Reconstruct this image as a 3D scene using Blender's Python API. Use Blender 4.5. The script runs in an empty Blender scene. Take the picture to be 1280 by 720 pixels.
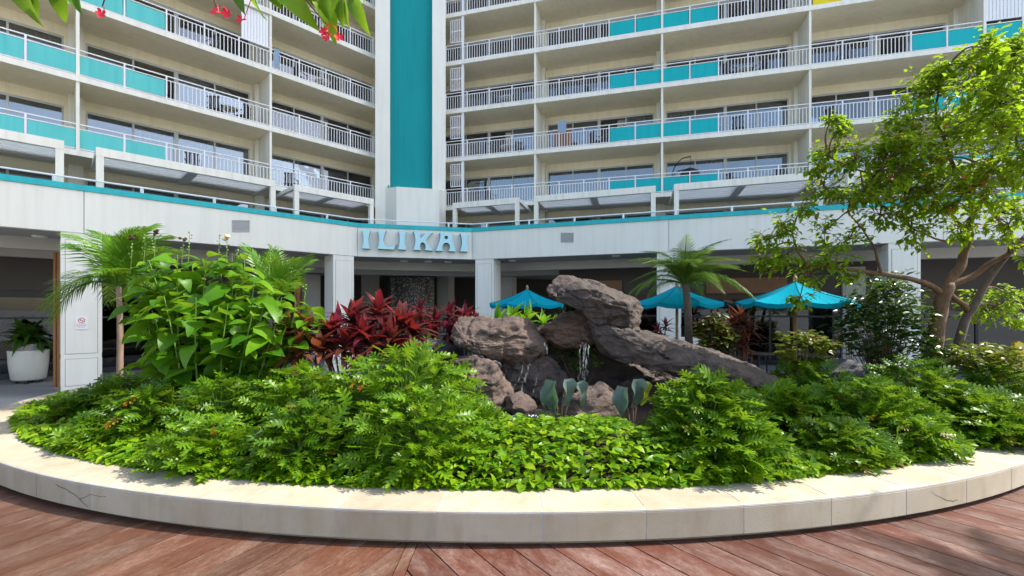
import bpy, bmesh, math, random
from mathutils import Vector, Matrix, noise
from mathutils.geometry import tessellate_polygon

# ------------------------------------------------------------------ camera, sky, sun, exposure
H = 2.6                    # lens height above the courtyard floor
F = 569.0                  # focal length in pixels of the 1280 px wide photograph
HZ = 386.0                 # horizon row
scene = bpy.context.scene
col = scene.collection
cam_d = bpy.data.cameras.new('camera'); cam = bpy.data.objects.new('camera', cam_d); col.objects.link(cam)
cam.location = (0, 0, H); cam.rotation_euler = (math.pi/2, 0, 0)
cam_d.sensor_width = 36.0; cam_d.lens = 36.0*F/1280.0; cam_d.shift_y = (HZ-360.0)/1280.0
cam_d.clip_start = 0.05; cam_d.clip_end = 3000
scene.camera = cam
SUN_EL, SUN_AZ = 48.0, 88.0      # degrees; azimuth from +Y towards +X
world = bpy.data.worlds.new('World'); scene.world = world; world.use_nodes = True
wn = world.node_tree.nodes; bg = wn['Background']
sky = wn.new('ShaderNodeTexSky'); sky.sky_type = 'NISHITA'; sky.sun_disc = False
sky.sun_elevation = math.radians(SUN_EL); sky.sun_rotation = math.radians(SUN_AZ)
sky.air_density = 1.0; sky.dust_density = 1.9; sky.ozone_density = 0.2
world.node_tree.links.new(sky.outputs[0], bg.inputs[0]); bg.inputs[1].default_value = 0.15
sun_d = bpy.data.lights.new('sun', 'SUN'); sun_d.energy = 3.0; sun_d.angle = math.radians(0.53); sun_d.color = (1, 0.955, 0.88)
sun = bpy.data.objects.new('sun', sun_d); col.objects.link(sun)
sdir = Vector((math.sin(math.radians(SUN_AZ))*math.cos(math.radians(SUN_EL)), math.cos(math.radians(SUN_AZ))*math.cos(math.radians(SUN_EL)), math.sin(math.radians(SUN_EL))))
sun.rotation_euler = sdir.to_track_quat('Z', 'Y').to_euler(); sun.location = sdir*60
vs = scene.view_settings
vs.view_transform = 'Standard'; vs.look = 'None'; vs.gamma = 1.0; vs.use_curve_mapping = False; vs.exposure = 1.42
scene.cycles.use_denoising = True
scene.cycles.max_bounces = 8; scene.cycles.transparent_max_bounces = 16; scene.cycles.caustics_reflective = False; scene.cycles.caustics_refractive = False

rnd = random.Random(11)
def U(a, b): return rnd.uniform(a, b)
def P(px, py, D): return Vector(((px-640.0)/F*D, D, H+(HZ-py)/F*D))
def on_plane(px, py, p0, n):
    d = Vector(((px-640.0)/F, 1.0, (HZ-py)/F)); o = Vector((0, 0, H))
    return o + d*((p0-o).dot(n)/d.dot(n))

# ------------------------------------------------------------------ materials
def lin(r, g, b):
    f = lambda c: (c/255/12.92) if c/255 <= .04045 else ((c/255+.055)/1.055)**2.4
    return (f(r), f(g), f(b), 1)
def rgba(c): return tuple(c)+((1,) if len(c) == 3 else ())
def new_mat(name):
    m = bpy.data.materials.new(name); m.use_nodes = True
    return m, m.node_tree.nodes, m.node_tree.links, m.node_tree.nodes['Principled BSDF']
def mixc(n, l, fac, a, b, mode='MIX'):
    x = n.new('ShaderNodeMix'); x.data_type = 'RGBA'; x.blend_type = mode
    if isinstance(fac, (int, float)): x.inputs[0].default_value = fac
    else: l.new(fac, x.inputs[0])
    for s, i in ((a, 6), (b, 7)):
        if isinstance(s, (tuple, list)): x.inputs[i].default_value = rgba(s)
        else: l.new(s, x.inputs[i])
    return x.outputs[2]
def noise_fac(n, l, scale, detail=4, lo=.35, hi=.65, rough=.55, vec=None, dist=0):
    t = n.new('ShaderNodeTexNoise'); t.inputs['Scale'].default_value = scale; t.inputs['Detail'].default_value = detail
    t.inputs['Roughness'].default_value = rough; t.inputs['Distortion'].default_value = dist
    if vec is not None: l.new(vec, t.inputs['Vector'])
    r = n.new('ShaderNodeMapRange'); r.inputs[1].default_value = lo; r.inputs[2].default_value = hi; l.new(t.outputs[0], r.inputs[0])
    return r.outputs[0]
def coords(n, l, scale=(1, 1, 1), rot=(0, 0, 0), kind='Object'):
    t = n.new('ShaderNodeTexCoord'); m = n.new('ShaderNodeMapping'); m.inputs['Scale'].default_value = scale; m.inputs['Rotation'].default_value = rot
    l.new(t.outputs[kind], m.inputs[0]); return m.outputs[0]
def bump(n, l, b, h, strength=.3, dist=.02):
    x = n.new('ShaderNodeBump'); x.inputs['Strength'].default_value = strength; x.inputs['Distance'].default_value = dist
    l.new(h, x.inputs['Height']); l.new(x.outputs[0], b.inputs['Normal'])
def plain(name, c, rough=.6, var=.12, scale=1.5, bumpy=0.0, metal=0.0, dark=.75, bscale=40, spec=.4):
    """painted or cast surface: base colour with faint blotches and streaks"""
    m, n, l, b = new_mat(name)
    v = coords(n, l)
    f = noise_fac(n, l, scale, 5, .3, .75, vec=v)
    c2 = tuple(x*dark for x in c[:3])
    mx = n.new('ShaderNodeMath'); mx.operation = 'MULTIPLY'; mx.inputs[1].default_value = var*2; l.new(f, mx.inputs[0])
    l.new(mixc(n, l, mx.outputs[0], c, c2), b.inputs['Base Color'])
    b.inputs['Roughness'].default_value = rough; b.inputs['Metallic'].default_value = metal; b.inputs['Specular IOR Level'].default_value = spec
    if bumpy: bump(n, l, b, noise_fac(n, l, bscale, 4, 0, 1, vec=v), bumpy, .01)
    return m
def streaked(name, c, c2, amt=.5, rough=.6):
    """painted wall with faint vertical run-off streaks"""
    m, n, l, b = new_mat(name)
    f1 = noise_fac(n, l, 1.0, 5, .45, .8, vec=coords(n, l, (5, 5, .35)))
    f2 = noise_fac(n, l, .6, 4, .35, .75, vec=coords(n, l))
    mm = n.new('ShaderNodeMath'); mm.operation = 'MULTIPLY'; l.new(f1, mm.inputs[0]); mm.inputs[1].default_value = amt
    base = mixc(n, l, f2, c, tuple(x*.94 for x in c[:3]))
    l.new(mixc(n, l, mm.outputs[0], base, c2), b.inputs['Base Color'])
    b.inputs['Roughness'].default_value = rough; b.inputs['Specular IOR Level'].default_value = .22
    bump(n, l, b, noise_fac(n, l, 60, 3, 0, 1, vec=coords(n, l)), .06, .01)
    return m
def leaf_mat(name, cols, trans=.35, rough=.38, tcol=None, coat=0.0):
    m, n, l, b = new_mat(name)
    oi = n.new('ShaderNodeObjectInfo'); g = n.new('ShaderNodeNewGeometry')
    ad = n.new('ShaderNodeMath'); ad.operation = 'ADD'; l.new(oi.outputs['Random'], ad.inputs[0]); l.new(g.outputs['Random Per Island'], ad.inputs[1])
    fr = n.new('ShaderNodeMath'); fr.operation = 'FRACT'; l.new(ad.outputs[0], fr.inputs[0])
    r = n.new('ShaderNodeValToRGB'); e = r.color_ramp.elements
    while len(e) < len(cols): e.new(.5)
    for i, c in enumerate(cols): e[i].position = i/(len(cols)-1); e[i].color = rgba(c)
    l.new(fr.outputs[0], r.inputs[0])
    f = noise_fac(n, l, 9, 3, .3, .8, vec=coords(n, l))
    cc = mixc(n, l, f, r.outputs[0], mixc(n, l, .75, r.outputs[0], r.outputs[0], 'MULTIPLY'))
    cc2 = mixc(n, l, .35, r.outputs[0], cc)
    l.new(cc2, b.inputs['Base Color']); b.inputs['Roughness'].default_value = rough
    b.inputs['Specular IOR Level'].default_value = .28
    tr = n.new('ShaderNodeBsdfTranslucent')
    tc = mixc(n, l, .6, cc2, tcol if tcol else (.35, .55, .03))
    l.new(tc, tr.inputs[0])
    ms = n.new('ShaderNodeMixShader'); ms.inputs[0].default_value = trans
    l.new(b.outputs[0], ms.inputs[1]); l.new(tr.outputs[0], ms.inputs[2]); l.new(ms.outputs[0], n['Material Output'].inputs[0])
    return m
def glass_mat(name, tint, ior=1.7, rough=.0, base=.0):
    m, n, l, b = new_mat(name); n.remove(b)
    t = n.new('ShaderNodeBsdfTransparent'); t.inputs[0].default_value = rgba(tint)
    g = n.new('ShaderNodeBsdfGlossy'); g.inputs['Roughness'].default_value = rough; g.inputs[0].default_value = (.95, .97, 1, 1)
    f = n.new('ShaderNodeFresnel'); f.inputs[0].default_value = ior
    ms = n.new('ShaderNodeMixShader')
    bf = noise_fac(n, l, .8, 2, 0, 1, vec=coords(n, l))
    bp = n.new('ShaderNodeBump'); bp.inputs['Strength'].default_value = .05; bp.inputs['Distance'].default_value = .05; l.new(bf, bp.inputs['Height']); l.new(bp.outputs[0], g.inputs['Normal'])
    l.new(f.outputs[0], ms.inputs[0]); l.new(t.outputs[0], ms.inputs[1]); l.new(g.outputs[0], ms.inputs[2]); l.new(ms.outputs[0], n['Material Output'].inputs[0])
    return m
M = {}
M['white'] = streaked('white_paint', (.83, .815, .72), (.56, .53, .44), .55)
M['fascia'] = streaked('fascia_paint', (.80, .79, .70), (.59, .58, .51), .42)
M['rail'] = plain('rail_paint', (.78, .79, .80), .45, .08)
M['cream'] = streaked('cream_paint', (.86, .80, .61), (.60, .53, .40), .38, .75)
M['soffit'] = streaked('soffit_paint', (.87, .81, .62), (.60, .52, .40), .35, .8)
M['alu'] = plain('aluminium_frame', (.50, .53, .55), .45, .1)
M['teal_pale'] = streaked('pale_teal_panel', lin(92, 192, 188), lin(50, 162, 164), .5, .45)  # paler tone for the panels of one wing
M['teal'] = streaked('teal_panel', lin(14, 172, 176), lin(6, 140, 146), .4, .45)
M['teal_trim'] = streaked('teal_trim', lin(50, 178, 184), lin(20, 140, 146), .5, .5)
M['teal_wall'] = streaked('teal_wall', lin(0, 142, 145), lin(0, 116, 120), .5, .55)
M['letter_face'] = plain('letter_face', lin(176, 222, 228), .45, .1)
M['letter_side'] = plain('letter_side', lin(10, 112, 122), .5, .1)
M['glass'] = glass_mat('window_glass', (.66, .72, .75), 2.3)
M['shop_glass'] = glass_mat('shop_glass', (.35, .40, .42), 1.6)
M['curtain'] = plain('curtain_cloth', (.62, .60, .55), .9, .2, 3)
M['curtain_tan'] = plain('curtain_tan', (.40, .33, .25), .9, .2, 3)
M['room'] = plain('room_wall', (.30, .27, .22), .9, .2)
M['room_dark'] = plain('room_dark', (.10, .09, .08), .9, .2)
M['dark'] = plain('dark_metal', (.03, .03, .032), .45, .2)
M['wicker'] = plain('dark_wicker', (.05, .035, .03), .6, .3, 8)
M['brown_wall'] = plain('brown_wall', (.10, .055, .03), .6, .35, 2)
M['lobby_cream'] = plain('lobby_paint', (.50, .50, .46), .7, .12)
M['louver'] = plain('louver_panel', (.78, .78, .77), .6, .1)
def canopy_mat():
    m, n, l, b = new_mat('translucent_canopy'); b.inputs['Base Color'].default_value = (.78, .78, .76, 1); b.inputs['Roughness'].default_value = .5
    t = n.new('ShaderNodeBsdfTranslucent'); t.inputs[0].default_value = (.92, .92, .90, 1); ms = n.new('ShaderNodeMixShader'); ms.inputs[0].default_value = .78
    l.new(b.outputs[0], ms.inputs[1]); l.new(t.outputs[0], ms.inputs[2]); l.new(ms.outputs[0], n['Material Output'].inputs[0]); return m
M['canopy'] = canopy_mat()
M['vent'] = plain('vent_grey', (.36, .37, .37), .6, .15)
M['umbrella'] = plain('umbrella_canvas', lin(0, 140, 160), .8, .12, 3, spec=.05)
M['umbrella_dark'] = plain('umbrella_seam', lin(0, 92, 110), .8, .1)
M['pot'] = plain('pot_glaze', (.74, .72, .64), .45, .12)
M['pot_grey'] = plain('pot_liner', (.40, .36, .33), .7, .2)
M['yellow'] = plain('yellow_plastic', (.80, .52, .0), .4, .1)
M['red'] = plain('sign_red', (.60, .03, .03), .5, .05)
M['plate'] = plain('sign_plate', (.85, .84, .84), .4, .05)
M['blue_cloth'] = plain('blue_cloth', (.24, .33, .44), .9, .2, 6)
M['yellow_cloth'] = plain('yellow_cloth', (.80, .62, .02), .9, .2, 6)
M['orange_wood'] = plain('light_cabinet_wood', (.30, .15, .08), .6, .3, 3)
M['plastic_white'] = plain('white_plastic', (.74, .75, .75), .45, .1)
M['soil'] = plain('soil', (.055, .032, .02), .95, .5, 9, 1.0, bscale=30)
M['concrete'] = plain('pavement_concrete', (.34, .34, .34), .8, .25, .7, .2)
M['grass_ground'] = plain('ground_far', (.34, .33, .31), .9, .3, .05)
M['under'] = plain('deck_joist', (.012, .009, .008), .95, .2)
M['grout'] = plain('grout', (.46, .45, .43), .85, .3, 8)
M['plinth'] = plain('plinth_stone', (.34, .28, .19), .9, .5, 4, .4)
M['crack'] = plain('crack_line', (.10, .075, .055), .95, .3, 12)
M['bloom'] = plain('flower_red', (.75, .012, .04), .5, .2, 20)
M['petal_pale'] = plain('petal_pale', (.85, .55, .30), .6, .2, 20)
M['seedhead'] = plain('seed_head', (.05, .02, .015), .8, .2)

def wood(name, c1, c2, c3, rot=0.0, rough=.55):
    m, n, l, b = new_mat(name)
    oi = n.new('ShaderNodeObjectInfo')
    tc = n.new('ShaderNodeTexCoord'); ad = n.new('ShaderNodeVectorMath'); ad.operation = 'ADD'; l.new(tc.outputs['Object'], ad.inputs[0])
    sc = n.new('ShaderNodeVectorMath'); sc.operation = 'SCALE'; sc.inputs['Scale'].default_value = 37.0
    cb = n.new('ShaderNodeCombineXYZ'); l.new(oi.outputs['Random'], cb.inputs[0]); l.new(oi.outputs['Random'], cb.inputs[1]); l.new(cb.outputs[0], sc.inputs[0]); l.new(sc.outputs[0], ad.inputs[1])
    mp = n.new('ShaderNodeMapping'); mp.inputs['Rotation'].default_value = (0, 0, rot); l.new(ad.outputs[0], mp.inputs[0])
    mg = n.new('ShaderNodeMapping'); mg.inputs['Scale'].default_value = (60, 2.2, 10); l.new(mp.outputs[0], mg.inputs[0])
    grain = noise_fac(n, l, 1.0, 5, .3, .7, vec=mg.outputs[0])
    mb = n.new('ShaderNodeMapping'); mb.inputs['Scale'].default_value = (3.2, 1.1, 1); l.new(mp.outputs[0], mb.inputs[0])
    blot = noise_fac(n, l, 1.0, 8, .43, .78, rough=.72, vec=mb.outputs[0], dist=.4)
    a = mixc(n, l, grain, c1, c2)
    a = mixc(n, l, blot, a, c3)
    ms_ = n.new('ShaderNodeMapping'); ms_.inputs['Scale'].default_value = (34, 16, 10); l.new(mp.outputs[0], ms_.inputs[0])
    spk = noise_fac(n, l, 1.0, 6, .38, .66, rough=.8, vec=ms_.outputs[0])
    kk = n.new('ShaderNodeMath'); kk.operation = 'MULTIPLY'; kk.inputs[1].default_value = .75; l.new(spk, kk.inputs[0])
    a = mixc(n, l, kk.outputs[0], a, tuple(x*.42 for x in c1))
    wv = noise_fac(n, l, 1.0, 4, .68, .90, rough=.7, vec=mb.outputs[0])
    a = mixc(n, l, wv, a, tuple(min(1, x*1.5) for x in c3))
    rv = n.new('ShaderNodeMapRange'); rv.inputs[3].default_value = .74; rv.inputs[4].default_value = 1.2; l.new(oi.outputs['Random'], rv.inputs[0])
    vm = n.new('ShaderNodeVectorMath'); vm.operation = 'SCALE'; l.new(a, vm.inputs[0]); l.new(rv.outputs[0], vm.inputs['Scale'])
    l.new(vm.outputs[0], b.inputs['Base Color'])
    rr = n.new('ShaderNodeMapRange'); rr.inputs[3].default_value = rough-.1; rr.inputs[4].default_value = rough+.25; l.new(blot, rr.inputs[0]); l.new(rr.outputs[0], b.inputs['Roughness'])
    bump(n, l, b, grain, .25, .004)
    return m
M['deck_r'] = wood('deck_wood_right', (.150, .052, .032), (.095, .033, .020), (.28, .20, .165), math.radians(-36))
M['deck_l'] = wood('deck_wood_left', (.150, .058, .031), (.095, .036, .019), (.24, .165, .118), math.radians(24))
M['post_wood'] = wood('post_wood', (.48, .20, .06), (.36, .14, .04), (.42, .18, .06))
M['pole_wood'] = wood('pole_wood', (.50, .28, .09), (.40, .21, .06), (.50, .30, .12))
def bark(name, c1, c2):
    m, n, l, b = new_mat(name)
    f = noise_fac(n, l, 1, 6, .3, .7, vec=coords(n, l, (9, 9, 4))); g = noise_fac(n, l, 30, 4, .2, .8, vec=coords(n, l))
    l.new(mixc(n, l, f, c1, c2), b.inputs['Base Color']); b.inputs['Roughness'].default_value = .85; bump(n, l, b, g, .5, .02)
    return m
M['bark'] = bark('tree_bark', (.17, .095, .045), (.085, .048, .026))
M['bark_grey'] = bark('grey_bark', (.15, .115, .085), (.08, .06, .045))
M['palm_trunk'] = bark('palm_trunk_bark', (.30, .20, .14), (.17, .12, .08))
M['dark_trunk'] = bark('dark_trunk_bark', (.14, .11, .08), (.07, .055, .04))
M['stem'] = plain('green_stem', (.14, .26, .04), .5, .3, 10)
M['stem_red'] = plain('reddish_stem', (.16, .10, .06), .6, .3, 10)

def stone_mat():
    m, n, l, b = new_mat('planter_stone')
    oi = n.new('ShaderNodeObjectInfo'); v = coords(n, l)
    f = noise_fac(n, l, 1.6, 6, .38, .72, vec=v, rough=.6); st = noise_fac(n, l, 1, 5, .5, .82, vec=coords(n, l, (4, 4, .8)))
    pit = n.new('ShaderNodeTexNoise'); pit.inputs['Scale'].default_value = 45; pit.inputs['Detail'].default_value = 2; l.new(v, pit.inputs['Vector'])
    pr = n.new('ShaderNodeMapRange'); pr.inputs[1].default_value = .66; pr.inputs[2].default_value = .72; l.new(pit.outputs[0], pr.inputs[0])
    a = mixc(n, l, f, (.435, .378, .285), (.37, .31, .205))
    k = n.new('ShaderNodeMath'); k.operation = 'MULTIPLY'; k.inputs[1].default_value = .8; l.new(st, k.inputs[0])
    a = mixc(n, l, k.outputs[0], a, (.31, .245, .15))
    k2 = n.new('ShaderNodeMath'); k2.operation = 'MULTIPLY'; k2.inputs[1].default_value = .45; l.new(pr.outputs[0], k2.inputs[0])
    a = mixc(n, l, k2.outputs[0], a, (.30, .24, .16))
    rv = n.new('ShaderNodeMapRange'); rv.inputs[3].default_value = .90; rv.inputs[4].default_value = 1.08; l.new(oi.outputs['Random'], rv.inputs[0])
    vm = n.new('ShaderNodeVectorMath'); vm.operation = 'SCALE'; l.new(a, vm.inputs[0]); l.new(rv.outputs[0], vm.inputs['Scale']); l.new(vm.outputs[0], b.inputs['Base Color'])
    b.inputs['Roughness'].default_value = .85
    inv = n.new('ShaderNodeMath'); inv.operation = 'MULTIPLY_ADD'; inv.inputs[1].default_value = -.8; l.new(pr.outputs[0], inv.inputs[0]); l.new(noise_fac(n, l, 90, 3, 0, 1, vec=v), inv.inputs[2])
    bump(n, l, b, inv.outputs[0], .35, .008)
    return m
M['stone'] = stone_mat()
def rock_mat(name, c1, c2, c3, wet=.0):
    m, n, l, b = new_mat(name); v = coords(n, l)
    f = noise_fac(n, l, 1.1, 9, .36, .66, vec=v, rough=.68, dist=.5); f2 = noise_fac(n, l, 2.6, 8, .50, .70, vec=v, rough=.7, dist=.8)
    sp = noise_fac(n, l, 22, 4, .45, .75, vec=v, rough=.7)
    a = mixc(n, l, f, c1, c2); a = mixc(n, l, f2, a, c3)
    k = n.new('ShaderNodeMath'); k.operation = 'MULTIPLY'; k.inputs[1].default_value = .45; l.new(sp, k.inputs[0])
    a = mixc(n, l, k.outputs[0], a, tuple(x*.45 for x in c1))
    l.new(a, b.inputs['Base Color'])
    b.inputs['Roughness'].default_value = .72-.45*wet
    h1 = n.new('ShaderNodeTexNoise'); h1.inputs['Scale'].default_value = 5; h1.inputs['Detail'].default_value = 12; h1.inputs['Roughness'].default_value = .72; h1.inputs['Distortion'].default_value = .6; l.new(v, h1.inputs['Vector'])
    bump(n, l, b, h1.outputs[0], .9, .09)
    return m
M['rock'] = rock_mat('lava_rock', (.052, .036, .028), (.115, .080, .062), (.018, .0135, .011))
M['rock_pink'] = rock_mat('pink_boulder', (.165, .108, .080), (.078, .054, .043), (.030, .021, .018))
M['rock_brown'] = rock_mat('brown_rock', (.12, .058, .028), (.08, .05, .034), (.035, .027, .024), .3)
M['rock_wet'] = rock_mat('wet_rock', (.055, .04, .033), (.12, .075, .06), (.03, .025, .022), .75)
M['rock_dark'] = rock_mat('dark_rock', (.05, .047, .047), (.10, .09, .085), (.03, .03, .03))
def water_mat():
    m, n, l, b = new_mat('pool_water')
    b.inputs['Base Color'].default_value = (.03, .035, .03, 1); b.inputs['Roughness'].default_value = .05; b.inputs['IOR'].default_value = 1.33
    bump(n, l, b, noise_fac(n, l, 9, 4, 0, 1, vec=coords(n, l)), .5, .03); return m
M['water'] = water_mat()
def fall_mat():
    m, n, l, b = new_mat('falling_water')
    b.inputs['Base Color'].default_value = (.85, .88, .9, 1); b.inputs['Roughness'].default_value = .15
    t = n.new('ShaderNodeBsdfTransparent'); ms = n.new('ShaderNodeMixShader')
    f = noise_fac(n, l, 1, 4, .50, 1.05, vec=coords(n, l, (30, 30, 5)))
    l.new(f, ms.inputs[0]); l.new(t.outputs[0], ms.inputs[1]); l.new(b.outputs[0], ms.inputs[2]); l.new(ms.outputs[0], n['Material Output'].inputs[0]); return m
M['fall'] = fall_mat()
M['foam'] = plain('water_foam', (.80, .82, .83), .3, .1)
def mosaic_mat():
    m, n, l, b = new_mat('mosaic_tiles')
    vo = n.new('ShaderNodeTexVoronoi'); vo.inputs['Scale'].default_value = 9; l.new(coords(n, l), vo.inputs['Vector'])
    r = n.new('ShaderNodeMapRange'); r.inputs[1].default_value = .30; r.inputs[2].default_value = .24; l.new(vo.outputs['Distance'], r.inputs[0])
    l.new(mixc(n, l, r.outputs[0], (.02, .02, .02), (.55, .55, .52)), b.inputs['Base Color']); b.inputs['Roughness'].default_value = .3; return m
M['mosaic'] = mosaic_mat()
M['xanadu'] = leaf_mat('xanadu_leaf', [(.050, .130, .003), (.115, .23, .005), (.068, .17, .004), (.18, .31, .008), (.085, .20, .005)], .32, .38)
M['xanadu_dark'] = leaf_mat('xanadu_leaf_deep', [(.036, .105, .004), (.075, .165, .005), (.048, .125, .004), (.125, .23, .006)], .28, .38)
M['pothos'] = leaf_mat('pothos_leaf', [(.09, .21, .004), (.20, .35, .006), (.13, .27, .005), (.30, .42, .010), (.07, .18, .004)], .36, .38)
M['broad'] = leaf_mat('broad_leaf', [(.035, .125, .005), (.095, .25, .008), (.055, .18, .006), (.15, .32, .010), (.045, .15, .005)], .40, .40)
M['ti_red'] = leaf_mat('ti_leaf_red', [(.04, .012, .013), (.12, .016, .024), (.05, .018, .014), (.13, .045, .022), (.20, .020, .045), (.04, .022, .014), (.10, .030, .018), (.055, .014, .012)], .24, .34, (.6, .05, .04))
M['ti_dark'] = leaf_mat('ti_leaf_dark', [(.05, .010, .016), (.13, .014, .032), (.06, .022, .014), (.16, .02, .045)], .25, .34, (.5, .04, .05))
M['ti_copper'] = leaf_mat('ti_leaf_copper', [(.16, .05, .022), (.08, .026, .016), (.24, .08, .045), (.11, .04, .018)], .3, .32, (.7, .18, .07))
M['ti_green'] = leaf_mat('ti_leaf_green', [(.06, .20, .010), (.13, .32, .014), (.09, .25, .012)], .4, .36)
M['croton'] = leaf_mat('croton_yellow', [(.04, .10, .008), (.24, .20, .010), (.07, .13, .008), (.16, .11, .010), (.04, .08, .008)], .26, .38)
M['croton_dark'] = leaf_mat('croton_dark', [(.05, .05, .012), (.12, .05, .015), (.05, .09, .015), (.14, .10, .015)], .25, .38)
M['shrub_dark'] = leaf_mat('dark_shrub_leaf', [(.016, .050, .010), (.028, .080, .014), (.020, .060, .010), (.045, .105, .016)], .18, .30)
M['tree_leaf'] = leaf_mat('tree_leaf', [(.085, .18, .005), (.19, .31, .008), (.12, .22, .006), (.28, .39, .010), (.095, .19, .005), (.15, .26, .007)], .50, .42, (.50, .72, .03))
M['old_leaf'] = leaf_mat('old_leaf', [(.55, .30, .02), (.50, .12, .02), (.50, .42, .03)], .4, .4, (.8, .3, .03))
M['spent'] = leaf_mat('spent_leaf', [(.20, .13, .03), (.26, .24, .02), (.14, .07, .03)], .25, .5, (.4, .25, .04))
M['palm'] = leaf_mat('palm_leaflet', [(.06, .18, .012), (.12, .26, .016), (.09, .22, .014)], .32, .36)
M['date_palm'] = leaf_mat('date_palm_leaflet', [(.075, .16, .025), (.14, .24, .035), (.105, .20, .03)], .3, .4)
M['taro'] = leaf_mat('taro_leaf', [(.095, .14, .12), (.13, .18, .155), (.08, .12, .10)], .15, .45, (.2, .4, .1))
M['taro_y'] = leaf_mat('taro_yellowing', [(.28, .29, .02), (.24, .26, .02)], .3, .4)

# ------------------------------------------------------------------ mesh helpers
WL = {}                                   # world position of every parent
class MB:
    def __init__(s): s.v = []; s.f = []
    def add(s, vs_, fs):
        k = len(s.v); s.v += [Vector(x) for x in vs_]; s.f += [tuple(i+k for i in f) for f in fs]; return s
    def hexa(s, p):                      # 8 corners, bottom ring then top ring
        return s.add(p, [(3, 2, 1, 0), (4, 5, 6, 7), (0, 1, 5, 4), (1, 2, 6, 5), (2, 3, 7, 6), (3, 0, 4, 7)])
    def box(s, x0, x1, y0, y1, z0, z1, W=None):
        W = W or (lambda a, b, c: Vector((a, b, c)))
        return s.hexa([W(x0, y0, z0), W(x1, y0, z0), W(x1, y1, z0), W(x0, y1, z0), W(x0, y0, z1), W(x1, y0, z1), W(x1, y1, z1), W(x0, y1, z1)])
    def tube(s, pts, rads, n=6, cap=True):
        pts = [Vector(p) for p in pts]
        if not isinstance(rads, (list, tuple)): rads = [rads]*len(pts)
        k = len(s.v); prev = None
        for i, p in enumerate(pts):
            d = (pts[min(i+1, len(pts)-1)]-pts[max(i-1, 0)])
            d = d.normalized() if d.length > 1e-9 else Vector((0, 0, 1))
            a = prev if prev is not None else (Vector((1, 0, 0)) if abs(d.x) < .8 else Vector((0, 1, 0)))
            a = (a-d*a.dot(d)).normalized(); prev = a; b = d.cross(a)
            for j in range(n):
                t = 2*math.pi*j/n; s.v.append(p+(a*math.cos(t)+b*math.sin(t))*rads[i])
        for i in range(len(pts)-1):
            for j in range(n): s.f.append((k+i*n+j, k+i*n+(j+1) % n, k+(i+1)*n+(j+1) % n, k+(i+1)*n+j))
        if cap: s.f.append(tuple(k+j for j in reversed(range(n)))); s.f.append(tuple(k+(len(pts)-1)*n+j for j in range(n)))
        return s
    def lathe(s, c, prof, n=20):
        k = len(s.v)
        for r, z in prof:
            for j in range(n):
                t = 2*math.pi*j/n; s.v.append(Vector((c[0]+r*math.cos(t), c[1]+r*math.sin(t), c[2]+z)))
        for i in range(len(prof)-1):
            for j in range(n): s.f.append((k+i*n+j, k+i*n+(j+1) % n, k+(i+1)*n+(j+1) % n, k+(i+1)*n+j))
        s.f.append(tuple(k+j for j in reversed(range(n)))); s.f.append(tuple(k+(len(prof)-1)*n+j for j in range(n)))
        return s
    def inst(s, vf, Mx):
        k = len(s.v); s.v += [Mx @ p for p in vf[0]]; s.f += [tuple(i+k for i in f) for f in vf[1]]; return s
    def build(s, name, mat, parent=None, smooth=False, label=None, kind=None):
        off = WL.get(parent.name, Vector()) if parent else Vector()
        me = bpy.data.meshes.new(name); me.from_pydata([tuple(p-off) for p in s.v], [], s.f); me.update()
        if smooth: me.polygons.foreach_set('use_smooth', [True]*len(me.polygons))
        me.materials.append(mat)
        o = bpy.data.objects.new(name, me); col.objects.link(o)
        if parent: o.parent = parent; WL[o.name] = off
        else: WL[o.name] = Vector()
        if label: o['label'] = label
        if kind: o['kind'] = kind
        return o
def tag(o, label, cat, group=None):
    o['label'] = label; o['category'] = cat
    if group: o['group'] = group
    return o
def thing(name, label, cat, loc, group=None):
    o = bpy.data.objects.new(name, None); col.objects.link(o); o.location = loc; o.empty_display_size = .2; WL[o.name] = Vector(loc)
    return tag(o, label, cat, group)
def mesh_of(name, vf, mat, smooth=True):
    me = bpy.data.meshes.new(name); me.from_pydata([tuple(p) for p in vf[0]], [], vf[1]); me.update()
    if smooth: me.polygons.foreach_set('use_smooth', [True]*len(me.polygons))
    me.materials.append(mat); return me
def place(me, name, Mx, parent):
    o = bpy.data.objects.new(name, me); col.objects.link(o); o.parent = parent
    o.matrix_basis = Matrix.Translation(-WL[parent.name]) @ Mx; return o
def frame_mx(pos, d, up=Vector((0, 0, 1)), s=1.0, roll=0.0, w=1.0):
    """leaf frame: Y along the leaf, Z its upper face"""
    y = Vector(d).normalized(); x = y.cross(up)
    if x.length < 1e-4: x = Vector((1, 0, 0))
    x.normalize(); z = x.cross(y)
    R = Matrix((x, y, z)).transposed().to_4x4()
    return Matrix.Translation(pos) @ R @ Matrix.Rotation(roll, 4, 'Y') @ Matrix.Diagonal((s*w, s, s, 1))
def extrude_poly(mb, pts, holes, n, depth):
    """front outline (world points) pushed back by depth along -n"""
    loops = [pts]+holes; flat = [p for lp in loops for p in lp]
    tris = tessellate_polygon([[Vector(p) for p in lp] for lp in loops])
    k = len(mb.v); N = len(flat)
    mb.v += [Vector(p) for p in flat]+[Vector(p)-n*depth for p in flat]
    for t in tris: mb.f.append(tuple(k+i for i in t)); mb.f.append(tuple(k+N+i for i in reversed(t)))
    b = k
    for lp in loops:
        m = len(lp)
        for i in range(m): mb.f.append((b+i, b+(i+1) % m, b+N+(i+1) % m, b+N+i))
        b += m
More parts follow.
